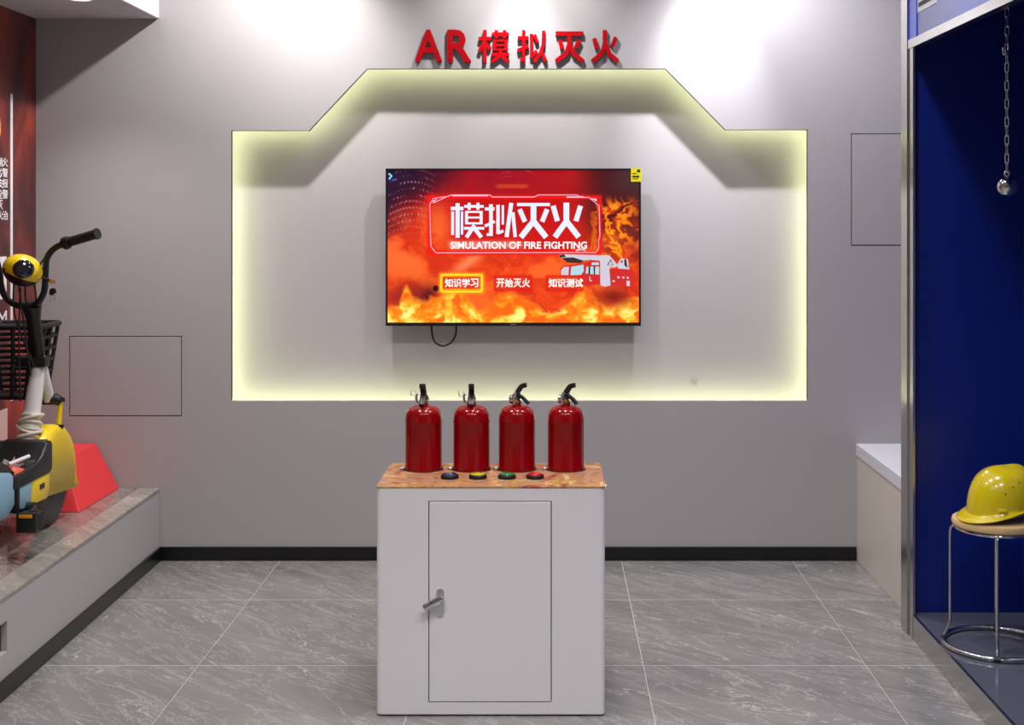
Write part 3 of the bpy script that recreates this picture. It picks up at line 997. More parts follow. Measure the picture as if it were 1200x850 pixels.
v, f = holed(rect(cx0 + R_, cx1 - R_, 0.006, ztop - 0.006), [rect(dx0 - 0.003, dx1 + 0.003, dz0 - 0.003, dz1 + 0.003)], 0.018)
body.add([(p.x, YC + p.z, p.y) for p in v], f)
body.prism([(x, y) for x, y in rrect(cx0, cx1, YC, YCB, R_)], lambda x, y, t: (x, max(y, YC + 0.0002) , t), 0.006, ztop - 0.006)
# hollow the door opening: front wall only, so drop the prism's flat front quad
keep = []
for k_, q in enumerate(body.f):
    pts_ = [body.v[i] for i in q]
    if len(q) == 4 and all(abs(p.y - YC - 0.0002) < 1e-5 for p in pts_) and max(p.x for p in pts_) - min(p.x for p in pts_) > 0.4:
        continue
    keep.append(k_)
body.f = [body.f[i] for i in keep]
body.m = [body.m[i] for i in keep]
body.build('body', M['cab'], cab, smooth=30)
MB().box(dx0 - 0.01, dx1 + 0.01, YC + 0.0185, YC + 0.022, dz0 - 0.01, dz1 + 0.01).build('door_jamb', M['dark'], cab, smooth=0)
door = MB().box(dx0, dx1, YC - 0.0015, YC + 0.016, dz0, dz1).build('door', M['cab'], cab, bevel=0.002, smooth=0)
pc = Vector((cxx(516), YC - 0.0015, cz(706)))
mb = MB()
cap_ = [(0.0125 * math.cos(a) , 0.033 * (1 if math.sin(a) > 0 else -1) + 0.0125 * math.sin(a)) for a in [2 * PI * (q + 0.5) / 24 for q in range(24)]]
mb.prism(cap_, lambda x, y, t: (pc.x + x, pc.y - t, pc.z + y), 0.0, 0.005)
mb.build('lock_plate', M['zinc'], door, bevel=0.001)
mb = MB()
mb.tube([pc + Vector((0.003, -0.004, 0.018)), pc + Vector((0.003, -0.020, 0.018))], 0.009, 14)
mb.tube([pc + Vector((0.010, -0.018, 0.020)), pc + Vector((-0.022, -0.024, 0.004)), pc + Vector((-0.030, -0.025, 0.000))], [0.0125, 0.0125, 0.011], 14)
mb.tube([pc + Vector((-0.030, -0.025, 0.000)), pc + Vector((-0.050, -0.027, -0.010))], [0.0105, 0.0115], 14)
mb.build('lock_lever', M['chrome'], door)
mb = MB()
mb.prism(rrect(-0.008, 0.008, -0.009, 0.009, 0.004), lambda x, y, t: (pc.x + 0.001 + x, pc.y - 0.005 - t, pc.z - 0.018 + y), 0, 0.004)
mb.build('keyhole_cover', M['zinc'], door)
MB().prism(rrect(cx0 - 0.001, cx1 + 0.001, YC - 0.001, YCB + 0.001, 0.012), lambda x, y, t: (x, y, t), ztop - 0.0055, ztop).build('printed_top', M['flame_print'], cab, smooth=30)['label'] = 'orange flame-printed top sheet'
MB().tube([(cx1, YC + 0.05, cz(578) + 0.01), (cx1 + 0.006, YC + 0.05, cz(578) + 0.01)], 0.008, 12).build('side_knob', M['white'], cab)
def top_y(py):
    return (H - ztop) * F / (py - CY)
EXT_Y = 4.492
ext_px = [496.5, 552.5, 605.7, 663.0]
ER = 0.0632
for k_, px in enumerate(ext_px):
    x = (px - CX) / F * EXT_Y
    mb = MB()
    mb.lathe([(0.0650, 0.0003), (0.0650, 0.002), (0.0675, 0.002), (0.0680, 0.0003)], (x, EXT_Y, ztop), 40)
    mb.build('holder_ring', M['black_rubber'], cab)
    mb = MB()
    mb.tube([Vector((x + q[0], EXT_Y + q[1], ztop + 0.0045)) for q in circ(16, 0.008, (-0.071, -0.01))], 0.003, 6, closed=True)
    mb.build('retaining_loop', M['zinc'], cab)

# push buttons on the printed top
for nm, px, c in (('dark blue', 527, rgb(24, 40, 96)), ('yellow', 560, rgb(196, 176, 8)), ('green', 594, rgb(6, 132, 58)), ('red', 627, rgb(206, 10, 18))):
    yb = 4.335
    x = (px - CX) / F * yb
    t = thing('push_button', (x, yb, ztop), '%s push button in a black collar on the cabinet top' % nm, 'button', 'push buttons on the cabinet top')
    MB().lathe([(0.030, 0.0002), (0.030, 0.006), (0.0285, 0.011), (0.0245, 0.013), (0.0235, 0.010)], t.location, 32).build('collar', M['black_plastic'], t)
    MB().lathe([(0.0235, 0.008), (0.0235, 0.0145), (0.021, 0.0165), (0.012, 0.018), (0, 0.0183)], t.location, 32).build('cap', mat('button_' + nm.replace(' ', '_'), c, 0.25, coat=0.5), t)

# ------------------------------------------------------------------ fire extinguishers
def ext_proto(label):
    t = thing('fire_extinguisher', (0, 0, 0), label, 'fire extinguisher', 'fire extinguishers on the cabinet')
    hb = 0.164
    prof = [(0.058, 0.0005), (0.0635, 0.002), (ER, 0.010), (ER - 0.0012, 0.013), (ER - 0.0012, hb - 0.004), (ER, hb), (ER, hb + 0.004), (ER - 0.001, hb + 0.007)]
    for q in range(1, 10):
        a = PI / 2 * q / 10
        prof.append((0.018 + (ER - 0.019) * math.cos(a) ** 0.8, hb + 0.007 + 0.046 * math.sin(a) ** 0.85))
    prof += [(0.0165, hb + 0.054), (0.0155, hb + 0.064)]
    MB().lathe(prof, n=48).build('cylinder', M['red_paint'], t)
    zn = hb + 0.064
    head = MB()
    head.lathe([(0.0145, 0), (0.0145, 0.006), (0.011, 0.008), (0.011, 0.020), (0.0, 0.021)], (0, 0, zn), 20)
    hd = head.build('valve', M['brass'], t)
    # handle points along +X of the extinguisher
    def arc(pts, w_, th, mi=0):
        mb = MB()
        path = smooth_path(pts, 5)
        v, f = [], []
        for i, p in enumerate(path):
            tt = (path[min(i + 1, len(path) - 1)] - path[max(i - 1, 0)]).normalized()
            nn = Vector((-tt.z, 0, tt.x))
            for sy, sn in ((-1, -1), (1, -1), (1, 1), (-1, 1)):
                v.append(p + Vector((0, sy * w_ / 2, 0)) + nn * sn * th / 2)
        for i in range(len(path) - 1):
            for j in range(4):
                f.append((i * 4 + j, i * 4 + (j + 1) % 4, i * 4 + 4 + (j + 1) % 4, i * 4 + 4 + j))
        f += [(3, 2, 1, 0), [len(v) - 4 + j for j in range(4)]]
        return mb.add(v, f)
    arc([(-0.012, 0, zn + 0.008), (-0.006, 0, zn + 0.022), (0.006, 0, zn + 0.040), (0.018, 0, zn + 0.056), (0.034, 0, zn + 0.060)], 0.019, 0.016).build('upper_lever', M['black_plastic'], t, bevel=0.002)
    arc([(-0.010, 0, zn + 0.014), (0.010, 0, zn + 0.022), (0.026, 0, zn + 0.012), (0.042, 0, zn - 0.004)], 0.019, 0.009).build('carry_handle', M['black_plastic'], t, bevel=0.0015)
    MB().box(-0.012, 0.012, -0.0105, 0.0105, zn + 0.012, zn + 0.030).build('valve_cheek', M['black_plastic'], t, bevel=0.002)
    g = MB()
    g.lathe([(0.0, 0), (0.015, 0), (0.015, 0.012), (0.013, 0.014), (0, 0.014)], (-0.011, 0, zn + 0.010), 20, M=Matrix.Rotation(-PI / 2, 3, 'Y'))
    gg = g.build('gauge', M['chrome'], t)
    p = MB()
    p.tube([(0.002, -0.024, zn + 0.030), (0.002, 0.018, zn + 0.030)], 0.0022, 8)
    ring = [Vector((0.002 + 0.004 * math.sin(a), -0.030 + 0.010 * math.cos(a) - 0.004, zn + 0.030 + 0.010 * math.sin(a))) for a in [2 * PI * q / 16 for q in range(16)]]
    p.tube(ring, 0.0017, 6, closed=True)
    p.tube(smooth_path([(0.0, -0.024, zn + 0.028), (-0.003, -0.026, zn + 0.012), (-0.002, -0.022, zn - 0.004)], 4), 0.0045, 8)
    p.build('safety_pin', M['zinc'], t)
    return t
ext_lab = ['first red fire extinguisher, standing nearest the blue button', 'second red fire extinguisher, upright lever, behind the yellow button',
           'third red fire extinguisher with lever turned right, behind green button', 'last red fire extinguisher with lever turned right, at the right end']
proto = ext_proto(ext_lab[0])
for k_, (px, rot) in enumerate(zip(ext_px, (-95, -88, -14, -24))):
    o = proto if k_ == 0 else copy_tree(proto)
    o.location = ((px - CX) / F * EXT_Y, EXT_Y, ztop)
    o.rotation_euler = (0, 0, math.radians(rot))
    o['label'] = ext_lab[k_]

# ------------------------------------------------------------------ white counter behind the booth
ctx0, ctz = wx(1003), wz(520)
ct = thing('low_counter', (1.63, 5.65, 0), 'low cream counter with white top beside the steel post', 'counter')
MB().box(ctx0 + 0.004, XR - 0.001, 5.16, YW - 0.001, 0, ctz - 0.055).build('side_board', M['counter_side'], ct, bevel=0.002, smooth=0)
MB().box(ctx0, XR - 0.001, 5.155, YW - 0.001, ctz - 0.055, ctz).build('counter_top', M['counter_top'], ct, bevel=0.002, smooth=0)

# ------------------------------------------------------------------ blue booth
BX, BZ, BY, BY0, BXR = 1.37, 0.09, 5.0, 2.7, 1.80
bo = thing('display_booth', (1.6, 3.9, 0), 'deep blue display booth framed in brushed steel at the right', 'booth')
MB().box(BX + 0.012, BXR, BY0, BY, 0.002, BZ).build('booth_floor', M['booth_floor'], bo, smooth=0)
MB().box(BX, BX + 0.012, BY0, BY - 0.05, 0.001, BZ + 0.002).build('steel_kick', M['steel'], bo, bevel=0.001, smooth=0)
MB().box(BX + 0.0085, BXR, BY, BY + 0.09, 0.002, 2.75).build('end_panel', M['blue'], bo, smooth=0)
MB().box(BXR, BXR + 0.04, BY0, BY + 0.09, 0.002, 2.75).build('rear_panel', M['blue'], bo, smooth=0)
ZF = 2.235
MB().box(BX, BX + 0.008, BY - 0.045, BY + 0.015, 0.001, ZF).build('steel_post', M['steel'], bo, smooth=0)
MB().box(BX - 0.006, BX + 0.008, BY + 0.015, BY + 0.10, 0.001, 2.75).build('steel_post', M['steel'], bo, smooth=0)
MB().box(BX, BX + 0.030, BY0, BY0 + 0.08, 0.001, 2.75).build('steel_post', M['steel'], bo, bevel=0.002)
MB().box(BX - 0.004, BX + 0.030, BY0, BY + 0.015, ZF, ZF + 0.034).build('steel_rail', M['steel'], bo, bevel=0.001, smooth=0)
MB().box(BX + 0.004, BX + 0.030, BY0 + 0.08, BY + 0.015, ZF + 0.034, 2.75).build('fascia_panel', M['fascia'], bo, smooth=0)
MB().box(BX, BX + 0.004, BY - 0.09, BY + 0.015, ZF + 0.034, 2.75).build('fascia_edge', M['fascia_edge'], bo, smooth=0)
MB().box(BX + 0.03, BXR, BY0, BY, 2.40, 2.44).build('booth_ceiling', M['blue'], bo, smooth=0)
MB().box(BX, BXR + 0.04, BY0, BY + 0.09, 2.75, 2.77).build('booth_roof', M['blue'], bo, smooth=0)
# printed white notice on the fascia
def fx(px, py):
    Y = (BX + 0.004) * F / (px - CX)
    return Y, H - (py - CY) / F * Y
ya, za = fx(1076, 15)
MB().box(BX + 0.0015, BX + 0.004, ya - 0.24, ya, za, za + 0.16).build('notice_plate', M['white'], bo, smooth=0)
mb = MB()
for r_ in range(3):
    yy = ya - 0.015
    while yy > ya - 0.22:
        l_ = random.uniform(0.008, 0.02)
        mb.box(BX + 0.0005, BX + 0.0015, yy - l_, yy, za + 0.018 + r_ * 0.045, za + (0.034 if r_ == 0 else 0.048) + r_ * 0.045)
        yy -= l_ + 0.005
mb.build('notice_print', M['ink'], bo, smooth=0)['kind'] = 'stuff'

# ------------------------------------------------------------------ ball on a chain
YK = 4.61
xb, zb_ = P(1180, 219, YK).x, P(1180, 219, YK).z
hk = thing('chained_ball', (xb, YK, zb_ - 0.036), 'shiny steel ball hanging on a chain in the blue booth', 'ball')
MB().sphere((xb, YK, zb_), 0.036, 0.036, 0.036, 32, 18).build('ball', M['chrome'], hk)
eye = MB().tube([Vector((xb + q[0], YK, zb_ + 0.046 + q[1])) for q in circ(18, 0.0085)], 0.0026, 8, closed=True)
eye.tube([(xb, YK, zb_ + 0.034), (xb, YK, zb_ + 0.039)], 0.004, 10)
eye.build('eye_bolt', M['zinc'], hk)
L_, W_ = 0.0118, 0.0065
prof = [(W_ * math.cos(a), L_ * (1 if math.sin(a) >= 0 else -1) + W_ * math.sin(a)) for a in [2 * PI * (q + 0.5) / 16 for q in range(16)]]
link_me = MB().tube([Vector((x, 0, z)) for x, z in prof], 0.0021, 6, closed=True).mesh('chain_link', M['zinc'])
z = zb_ + 0.046 + 0.0085 + 0.013
k_ = 0
while z < 2.38:
    o = bpy.data.objects.new('chain_link', link_me)
    COL.objects.link(o)
    o.parent = hk
    o.location = Vector((xb, YK, z)) - hk.location
    o.rotation_euler = (0, 0, (0.15 if k_ % 2 else PI / 2 + 0.1))
    z += 2 * (L_ + W_) - 0.0046
    k_ += 1
cb = P(1178, 58, YK)
prof = [(0.009 * math.cos(a), 0.011 * (1 if math.sin(a) >= 0 else -1) + 0.009 * math.sin(a)) for a in [2 * PI * (q + 0.5) / 16 for q in range(16)]]
MB().tube([Vector((xb - 0.006 + x, YK - 0.006, cb.z + zz)) for x, zz in prof], 0.0034, 8, closed=True).build('snap_hook', M['chrome'], hk)
MB().lathe([(0.02, 0), (0.02, 0.006), (0, 0.006)], (xb, YK, 2.394), 16).build('ceiling_plate', M['zinc'], hk)

# ------------------------------------------------------------------ stool
sx, sy = P(1168, 0, YK).x, YK
zs = BZ
st = thing('round_stool', (sx, sy, zs), 'round stool with pale wooden seat and chrome wire legs', 'stool')
ZSEAT = zs + 0.452
MB().lathe([(0.0, -0.03), (0.138, -0.03), (0.150, -0.026), (0.153, -0.016), (0.150, -0.005), (0.140, 0), (0, 0)], (sx, sy, ZSEAT), 48).build('seat', M['wood'], st)
MB().tube([Vector((sx + x, sy + y, ZSEAT - 0.036)) for x, y in circ(40, 0.140)], 0.006, 8, closed=True).build('seat_ring', M['chrome'], st)
MB().tube([Vector((sx + x, sy + y, zs + 0.0095)) for x, y in circ(48, 0.181)], 0.009, 10, closed=True).build('foot_ring', M['chrome'], st)
for k_ in range(4):
    a = math.radians(72 + 90 * k_)
    dvec = Vector((math.cos(a), math.sin(a), 0))
    base = Vector((sx, sy, 0))
    pts = [base + dvec * 0.120 + Vector((0, 0, ZSEAT - 0.037)), base + dvec * 0.146 + Vector((0, 0, ZSEAT - 0.040)), base + dvec * 0.155 + Vector((0, 0, ZSEAT - 0.06)), base + dvec * 0.156 + Vector((0, 0, ZSEAT - 0.12)), base + dvec * 0.156 + Vector((0, 0, zs + 0.12)), base + dvec * 0.158 + Vector((0, 0, zs + 0.07)), base + dvec * 0.178 + Vector((0, 0, zs + 0.022))]
    MB().tube(smooth_path(pts, 5), 0.0055, 10).build('leg', M['chrome'], st)
    fo = base + dvec * 0.181
    MB().tube([fo + Vector((-dvec.y, dvec.x, 0)) * -0.012 + Vector((0, 0, zs + 0.0095)), fo + Vector((-dvec.y, dvec.x, 0)) * 0.012 + Vector((0, 0, zs + 0.0095))], 0.0093, 10).build('rubber_foot', M['black_rubber'], st)

# ------------------------------------------------------------------ hard hat
hx, hy, hz = P(1174, 0, YK).x, YK - 0.012, ZSEAT + 0.001
hat = thing('hard_hat', (hx, hy, hz), 'yellow safety helmet lying on the wooden stool', 'helmet')
ROT = math.radians(197)              # peak points left and a little towards the camera
def hat_pt(phi, t):
    """phi around (0 = front peak), t: 0 rim .. 1 crown"""
    a, b, hh = 0.127, 0.108, 0.176
    up = 0.042 * (1 - math.cos(phi)) / 2 + 0.004 * math.sin(phi) ** 2    # rim lifts towards the back
    th = t * PI / 2
    rr = math.cos(th) ** 0.68 if t < 1 else 0.0
    x, y = a * rr * math.cos(phi), b * rr * math.sin(phi)
    z = 0.020 + up * (1 - t) + (hh - 0.020) * math.sin(th) ** 0.96
    ridge = math.exp(-(y / 0.020) ** 2) * 0.007 * max(0, math.sin(th * 1.15)) * (1 if t > 0.25 else 0)
    return Vector((x, y, z + ridge))
mb = MB()
NP, NT = 64, 18
v, f = [], []
for i in range(NT + 1):
    for j in range(NP):
        v.append(hat_pt(2 * PI * j / NP, i / NT))
for i in range(NT):
    for j in range(NP):
        f.append((i * NP + j, i * NP + (j + 1) % NP, (i + 1) * NP + (j + 1) % NP, (i + 1) * NP + j))
# brim: outward lip, long at the front
rows = 5
off0 = len(v)
for q in range(1, rows + 1):
    for j in range(NP):
        phi = 2 * PI * j / NP
        p = hat_pt(phi, 0)
        ext = 0.009 + 0.030 * max(0, math.cos(phi)) ** 1.6
        s_ = q / rows
        d_ = Vector((math.cos(phi), math.sin(phi), 0))
        v.append(p + d_ * ext * s_ + Vector((0, 0, -0.018 * max(0, math.cos(phi)) * s_ - 0.003 * s_)))
for j in range(NP):
    f.append((j, off0 + j, off0 + (j + 1) % NP, (j + 1) % NP))
for q in range(rows - 1):
    for j in range(NP):
        a_, b_ = off0 + q * NP + j, off0 + q * NP + (j + 1) % NP
        f.append((a_, a_ + NP, b_ + NP, b_))
Rm = Matrix.Rotation(ROT, 3, 'Z')
B = Vector((hx, hy, hz))
mb.add([Rm @ p + B for p in v], f)
shell = mb.build('shell', M['helmet'], hat, smooth=60)
so = shell.modifiers.new('thickness', 'SOLIDIFY')
so.thickness = 0.0028
so.offset = 0
mb = MB()
rim = [hat_pt(2 * PI * j / NP, 0) for j in range(NP)]
mb.tube([Rm @ Vector((p.x * 0.9, p.y * 0.9, p.z - 0.004)) + B for p in rim], 0.009, 8, closed=True, flat=1.6)
mb.build('harness_band', M['harness'], hat)
for deg, t_ in ((62, 0.30), (76, 0.40), (90, 0.46), (104, 0.46), (118, 0.40)):
    p = hat_pt(math.radians(deg), t_)
    q = hat_pt(math.radians(deg) , t_ + 0.01)
    nrm = Vector((p.x / 0.138 ** 2, p.y / 0.115 ** 2, (p.z - 0.02) / 0.13 ** 2)).normalized()
    MB().tube([Rm @ (p + nrm * 0.0002) + B, Rm @ (p + nrm * 0.0030) + B], 0.0026, 10).build('vent_hole', M['dark'], hat)
for deg in (58, 112):
    p = hat_pt(math.radians(deg), 0.03)
    nrm = Vector((math.cos(math.radians(deg)), math.sin(math.radians(deg)), 0))
    tg = Vector((-nrm.y, nrm.x, 0))
    mb = MB()
    mb.add([Rm @ (p + tg * sx_ * (0.016 if zz < 0.01 else 0.012) + nrm * nn_ + Vector((0, 0, zz))) + B for zz in (0.002, 0.014) for nn_ in (-0.004, 0.006 if zz < 0.01 else 0.004) for sx_ in (-1, 1)],
           [(0, 2, 3, 1), (4, 5, 7, 6), (0, 1, 5, 4), (2, 6, 7, 3), (0, 4, 6, 2), (1, 3, 7, 5)])
    mb.build('slot_boss', M['helmet'], hat, bevel=0.002)

# ------------------------------------------------------------------ electric bike on the platform
BXc = -2.062
bike = thing('electric_bike', (BXc, 5.0, ZP), 'small yellow, blue and black electric bike parked on the platform', 'bike')
WR, WZ, WY = 0.192, ZP + 0.1965, 5.35
def wheel(y, x):
    mb = MB()
    prof = []
    R1, hw = WR, 0.034
    for q in range(13):
        a = PI * q / 12
        prof.append((R1 - 0.045 + 0.045 * math.sin(a) ** 0.7 if 0 < q < 12 else R1 - 0.045, hw * math.cos(a)))
    mb.lathe(prof + [prof[0]], (x, y, WZ), 56, M=Matrix.Rotation(PI / 2, 3, 'Y'))
    ty = mb.build('tyre', M['tyre'], bike)
    mb = MB()
    for q in range(36):
        for sg in (-1, 1):
            a = 2 * PI * (q + (0.25 if sg > 0 else 0)) / 36
            def tp(a_, u, r): return Vector((x + u, y + r * math.cos(a_), WZ + r * math.sin(a_)))
            pts = []
            for rr in (R1 - 0.006, R1 + 0.003):
                for (aa, u) in ((a, sg * 0.003), (a + 0.05, sg * 0.003), (a + 0.15, sg * 0.026), (a + 0.10, sg * 0.026)):
                    pts.append(tp(aa, u, rr - (0.009 if abs(u) > 0.02 else 0)))
            mb.add(pts, [(0, 1, 2, 3), (4, 7, 6, 5), (0, 4, 5, 1), (1, 5, 6, 2), (2, 6, 7, 3), (3, 7, 4, 0)])
    mb.build('tread', M['tyre'], ty, smooth=0)
    mb = MB()
    mb.lathe([(R1 - 0.052, -0.018), (R1 - 0.040, -0.022), (R1 - 0.040, 0.022), (R1 - 0.052, 0.018), (R1 - 0.052, -0.018)], (x, y, WZ), 48, M=Matrix.Rotation(PI / 2, 3, 'Y'))
    mb.lathe([(0.045, -0.03), (0.045, 0.03)], (x, y, WZ), 24, M=Matrix.Rotation(PI / 2, 3, 'Y'))
    for q in range(5):
        a = 2 * PI * q / 5
        dd = Vector((0, math.cos(a), math.sin(a)))
        mb.tube([Vector((x, y, WZ)) + dd * 0.04, Vector((x, y, WZ)) + dd * (R1 - 0.045)], 0.013, 8)
    mb.build('rim', M['black_plastic'], bike)
wheel(WY, BXc + 0.012)
wheel(4.36, BXc)
# front fender: wide arched shell round the wheel
mb = MB()
v, f = [], []
fr_c = Vector((BXc + 0.012, WY, WZ))
NA, NW = 22, 10
FSEC = [(x_ * 0.70, r_) for x_, r_ in [(-0.080, -0.085), (-0.078, -0.040), (-0.072, -0.018), (-0.056, -0.004), (-0.028, 0.0), (0.0, 0.001), (0.028, 0.0), (0.056, -0.004), (0.072, -0.018), (0.078, -0.040), (0.080, -0.085)]]
for i in range(NA + 1):
    t_ = i / NA
    a = math.radians(-20 + 165 * t_)
    for q, (xo, ro) in enumerate(FSEC):
        r = WR + 0.024 + ro
        if q in (0, NW):       # side skirt runs down to a straight hem below the axle
            v.append(fr_c + Vector((xo, (WR + 0.012) * math.cos(a), -0.060 - 0.10 * max(-0.25, min(0.14, WR * math.cos(a))))))
        else:
            v.append(fr_c + Vector((xo, r * math.cos(a), r * math.sin(a))))
for i in range(NA):
    for j in range(NW):
        q = i * (NW + 1) + j
        f.append((q, q + 1, q + NW + 2, q + NW + 1))
mb.add(v, f)
fe = mb.build('front_fender', M['bike_yellow'], bike, smooth=60)
so = fe.modifiers.new('thickness', 'SOLIDIFY')
so.thickness = 0.004
mb = MB()
v, f = [], []
a = math.radians(-8)
mb.tube([fr_c + Vector((xo * 1.01, (WR + 0.025 + ro) * math.cos(a), (WR + 0.025 + ro) * math.sin(a))) for xo, ro in FSEC[1:-1]], 0.0022, 6)
mb.build('fender_crease', M['bike_yellow'], fe)
# fork and steering column
crown = Vector((BXc + 0.0, 5.42, WZ + 0.300))
def Q(px, py, Y): return P(px, py, Y)
mb = MB()
cw = 0.046
mb.tube([crown + Vector((-cw, 0, 0.0)), crown + Vector((-0.03, -0.008, 0.012)), crown + Vector((0.03, -0.008, 0.012)), crown + Vector((cw, 0, 0.0))], [0.020, 0.024, 0.024, 0.020], 14)
mb.build('fork_crown', M['black_plastic'], bike)
for sg in (-1, 1):
    mb = MB()
    top_ = crown + Vector((sg * cw, 0, 0.016))
    bot_ = Vector((BXc + 0.012 + sg * 0.036, WY, WZ))
    mid_ = top_.lerp(bot_, 0.34)
    mb.tube([mid_, mid_.lerp(bot_, 0.1), bot_], [0.022, 0.016, 0.013], 12)
    lg = mb.build('fork_leg', M['black_plastic'], bike)
    MB().tube([top_, top_.lerp(bot_, 0.05)], 0.018, 12).build('fork_cap', M['black_plastic'], lg)
    MB().tube([top_.lerp(bot_, 0.05), mid_], 0.010, 12).build('fork_tube', M['bike_yellow'], lg)
steer_bot = crown + Vector((0, -0.01, 0.01))
steer_mid = Q(45, 416, 5.315)
steer_top = Q(37, 357, 5.22)
MB().tube([steer_bot, steer_mid], [0.024, 0.0245], 16).build('head_tube', M['bike_white'], bike)
MB().tube([steer_mid + (steer_mid - steer_top).normalized() * 0.004, steer_mid.lerp(steer_top, 0.1), steer_mid.lerp(steer_top, 0.75), steer_mid.lerp(steer_top, 0.92), steer_top], [0.025, 0.027, 0.028, 0.036, 0.040], 18).build('steering_column', M['black_plastic'], bike)
dt0, dt1 = Q(45, 432, 5.32), Q(33, 513, 5.235)
MB().tube([dt0, dt0.lerp(dt1, 0.3), dt1, dt1 + Vector((0, 0.0, -0.10))], [0.026, 0.032, 0.035, 0.035], 18).build('down_tube', M['bike_white'], bike)
mb = MB()
pth = [dt0.lerp(dt1, 0.66 + 0.40 * q / 12) for q in range(13)]
mb.tube(pth, [0.041 + 0.006 * math.sin(q * 2.1) + 0.004 * math.sin(q * 5.3) for q in range(13)], 14)
for q, sg in ((0.72, 1), (0.86, -1), (0.97, 1)):
    c_ = dt0.lerp(dt1, q)
    mb.tube([c_ + Vector((0.046 * math.cos(a), 0.046 * math.sin(a), sg * 0.016 * math.sin(a + 2))) for a in [2 * PI * u / 18 for u in range(18)]], 0.006, 6, closed=True)
mb.build('film_wrap', M['wrap'], bike)
# handlebar
ybar = 5.20
mb = MB()
right = [Q(38, 358, ybar + 0.01), Q(46, 353, ybar), Q(52, 340, ybar), Q(53.5, 318, ybar), Q(55, 303, ybar - 0.01), Q(63, 292, ybar - 0.02), Q(76, 285.5, ybar - 0.04), Q(112, 274.5, ybar - 0.085)]
mb.tube(smooth_path(right, 6), 0.0125, 12)
left = [Q(38, 358, ybar + 0.01), Q(20, 358, ybar), Q(8, 350, ybar), Q(2, 338, ybar), Q(-1, 318, ybar - 0.01), Q(-6, 304, ybar - 0.02), Q(-20, 298, ybar - 0.03), Q(-62, 293, ybar - 0.06)]
mb.tube(smooth_path(left, 6), 0.0125, 12)
hb = mb.build('handlebar', M['black_plastic'], bike)
g0, g1 = Q(84, 282.8, ybar - 0.05), Q(114.5, 273.8, ybar - 0.088)
MB().tube([g0, g0.lerp(g1, 0.04), g0.lerp(g1, 0.93), g0.lerp(g1, 0.94), g1], [0.018, 0.0195, 0.0195, 0.0225, 0.0225], 18).build('grip', M['black_rubber'], hb)
g2, g3 = Q(73, 286.5, ybar - 0.036), Q(82, 283.2, ybar - 0.048)
MB().tube([g2, g2.lerp(g3, 0.3), g2.lerp(g3, 0.31), g2.lerp(g3, 0.7), g3], [0.016, 0.017, 0.026, 0.026, 0.021], 18).build('throttle', M['black_plastic'], hb)
# instrument pod
pod_c = Q(26.5, 317, 5.16)
Rp = Matrix.Rotation(math.radians(24), 3, 'Y')
mb = MB()
mb.sphere(pod_c, 0.076, 0.078, 0.062, 32, 20, M=Rp)
for k_, q in enumerate(mb.f):
    c_ = sum((mb.v[i] for i in q), Vector()) / len(q)
    l_ = Rp.transposed() @ (c_ - pod_c)
    mb.m[k_] = 1 if l_.z < -0.018 - 0.08 * l_.x - 0.25 * max(0, l_.y) else 0
pod = mb.build('instrument_pod', [M['bike_yellow'], M['black_plastic']], bike)
nrm = (Rp @ Vector((0.30, -0.80, 0.50))).normalized()
sp = Rp @ Vector((0.022, -0.060, 0.020)) + pod_c
tq = nrm.to_track_quat('Z', 'X').to_matrix()
mb = MB()
mb.lathe([(0.0, 0.012), (0.02, 0.0115), (0.034, 0.008), (0.040, 0.001), (0.041, -0.012)], sp, 32, M=tq @ Matrix.Diagonal((0.92, 1.0, 1)))
mb.build('instrument_glass', M['glass_black'], bike)
# cables
mb = MB()
for a0, a1, a2 in (((16, 332), (18, 372), (40, 430)), ((22, 334), (28, 380), (36, 440)), ((30, 334), (30, 350), (36, 372)), ((40, 332), (42, 346), (42, 366)), ((58, 296), (46, 312), (44, 330)), ((24, 338), (22, 400), (24, 470))):
    mb.tube(smooth_path([Q(a0[0], a0[1], 5.19), Q(a1[0], a1[1], 5.18), Q(a2[0], a2[1], 5.24)], 6), 0.0035, 6)
mb.build('brake_cables', M['black_rubber'], bike)
# key in the lock, with its fob
kx = Q(50, 326, 5.15)
MB().tube([kx, Q(59, 329, 5.12)], 0.006, 8).build('lock_barrel', M['black_plastic'], bike)
# basket ahead of the column
bx0, bx1, by0, by1, bz0, bz1 = -2.355, -2.078, 5.34, 5.60, 0.855, 1.145
bk = MB()
def ringp(z, inset):
    return [Vector((x, y, z)) for x, y in rrect(bx0 + inset, bx1 - inset, by0 + inset, by1 - inset, 0.035, 4)]
bk.tube(ringp(bz1, 0), 0.011, 8, closed=True)
ba = bk.build('basket_rim', M['black_plastic'], bike)
mb = MB()
for q in range(1, 6):
    t_ = q / 6
    mb.tube(ringp(bz1 - (bz1 - bz0) * t_, 0.004 + 0.030 * t_), 0.0085, 6, closed=True)
r0, r1 = ringp(bz1, 0.002), ringp(bz0, 0.036)
nr = len(r0)
def along(r, t):
    tot = sum((r[(i + 1) % nr] - r[i]).length for i in range(nr))
    d = t * tot
    for i in range(nr):
        l_ = (r[(i + 1) % nr] - r[i]).length
        if d <= l_:
            return r[i].lerp(r[(i + 1) % nr], d / l_)
        d -= l_
    return r[0].copy()
for q in range(13):
    mb.tube([along(r0, q / 13), along(r1, q / 13)], 0.0085, 6)
mb.tube(r1, 0.009, 8, closed=True)
for q in range(7):
    x = bx0 + 0.05 + (bx1 - bx0 - 0.1) * q / 6
    mb.tube([(x, by0 + 0.036, bz0), (x, by1 - 0.036, bz0)], 0.005, 6)
mb.build('basket_bars', M['black_plastic'], bike)
mb = MB()
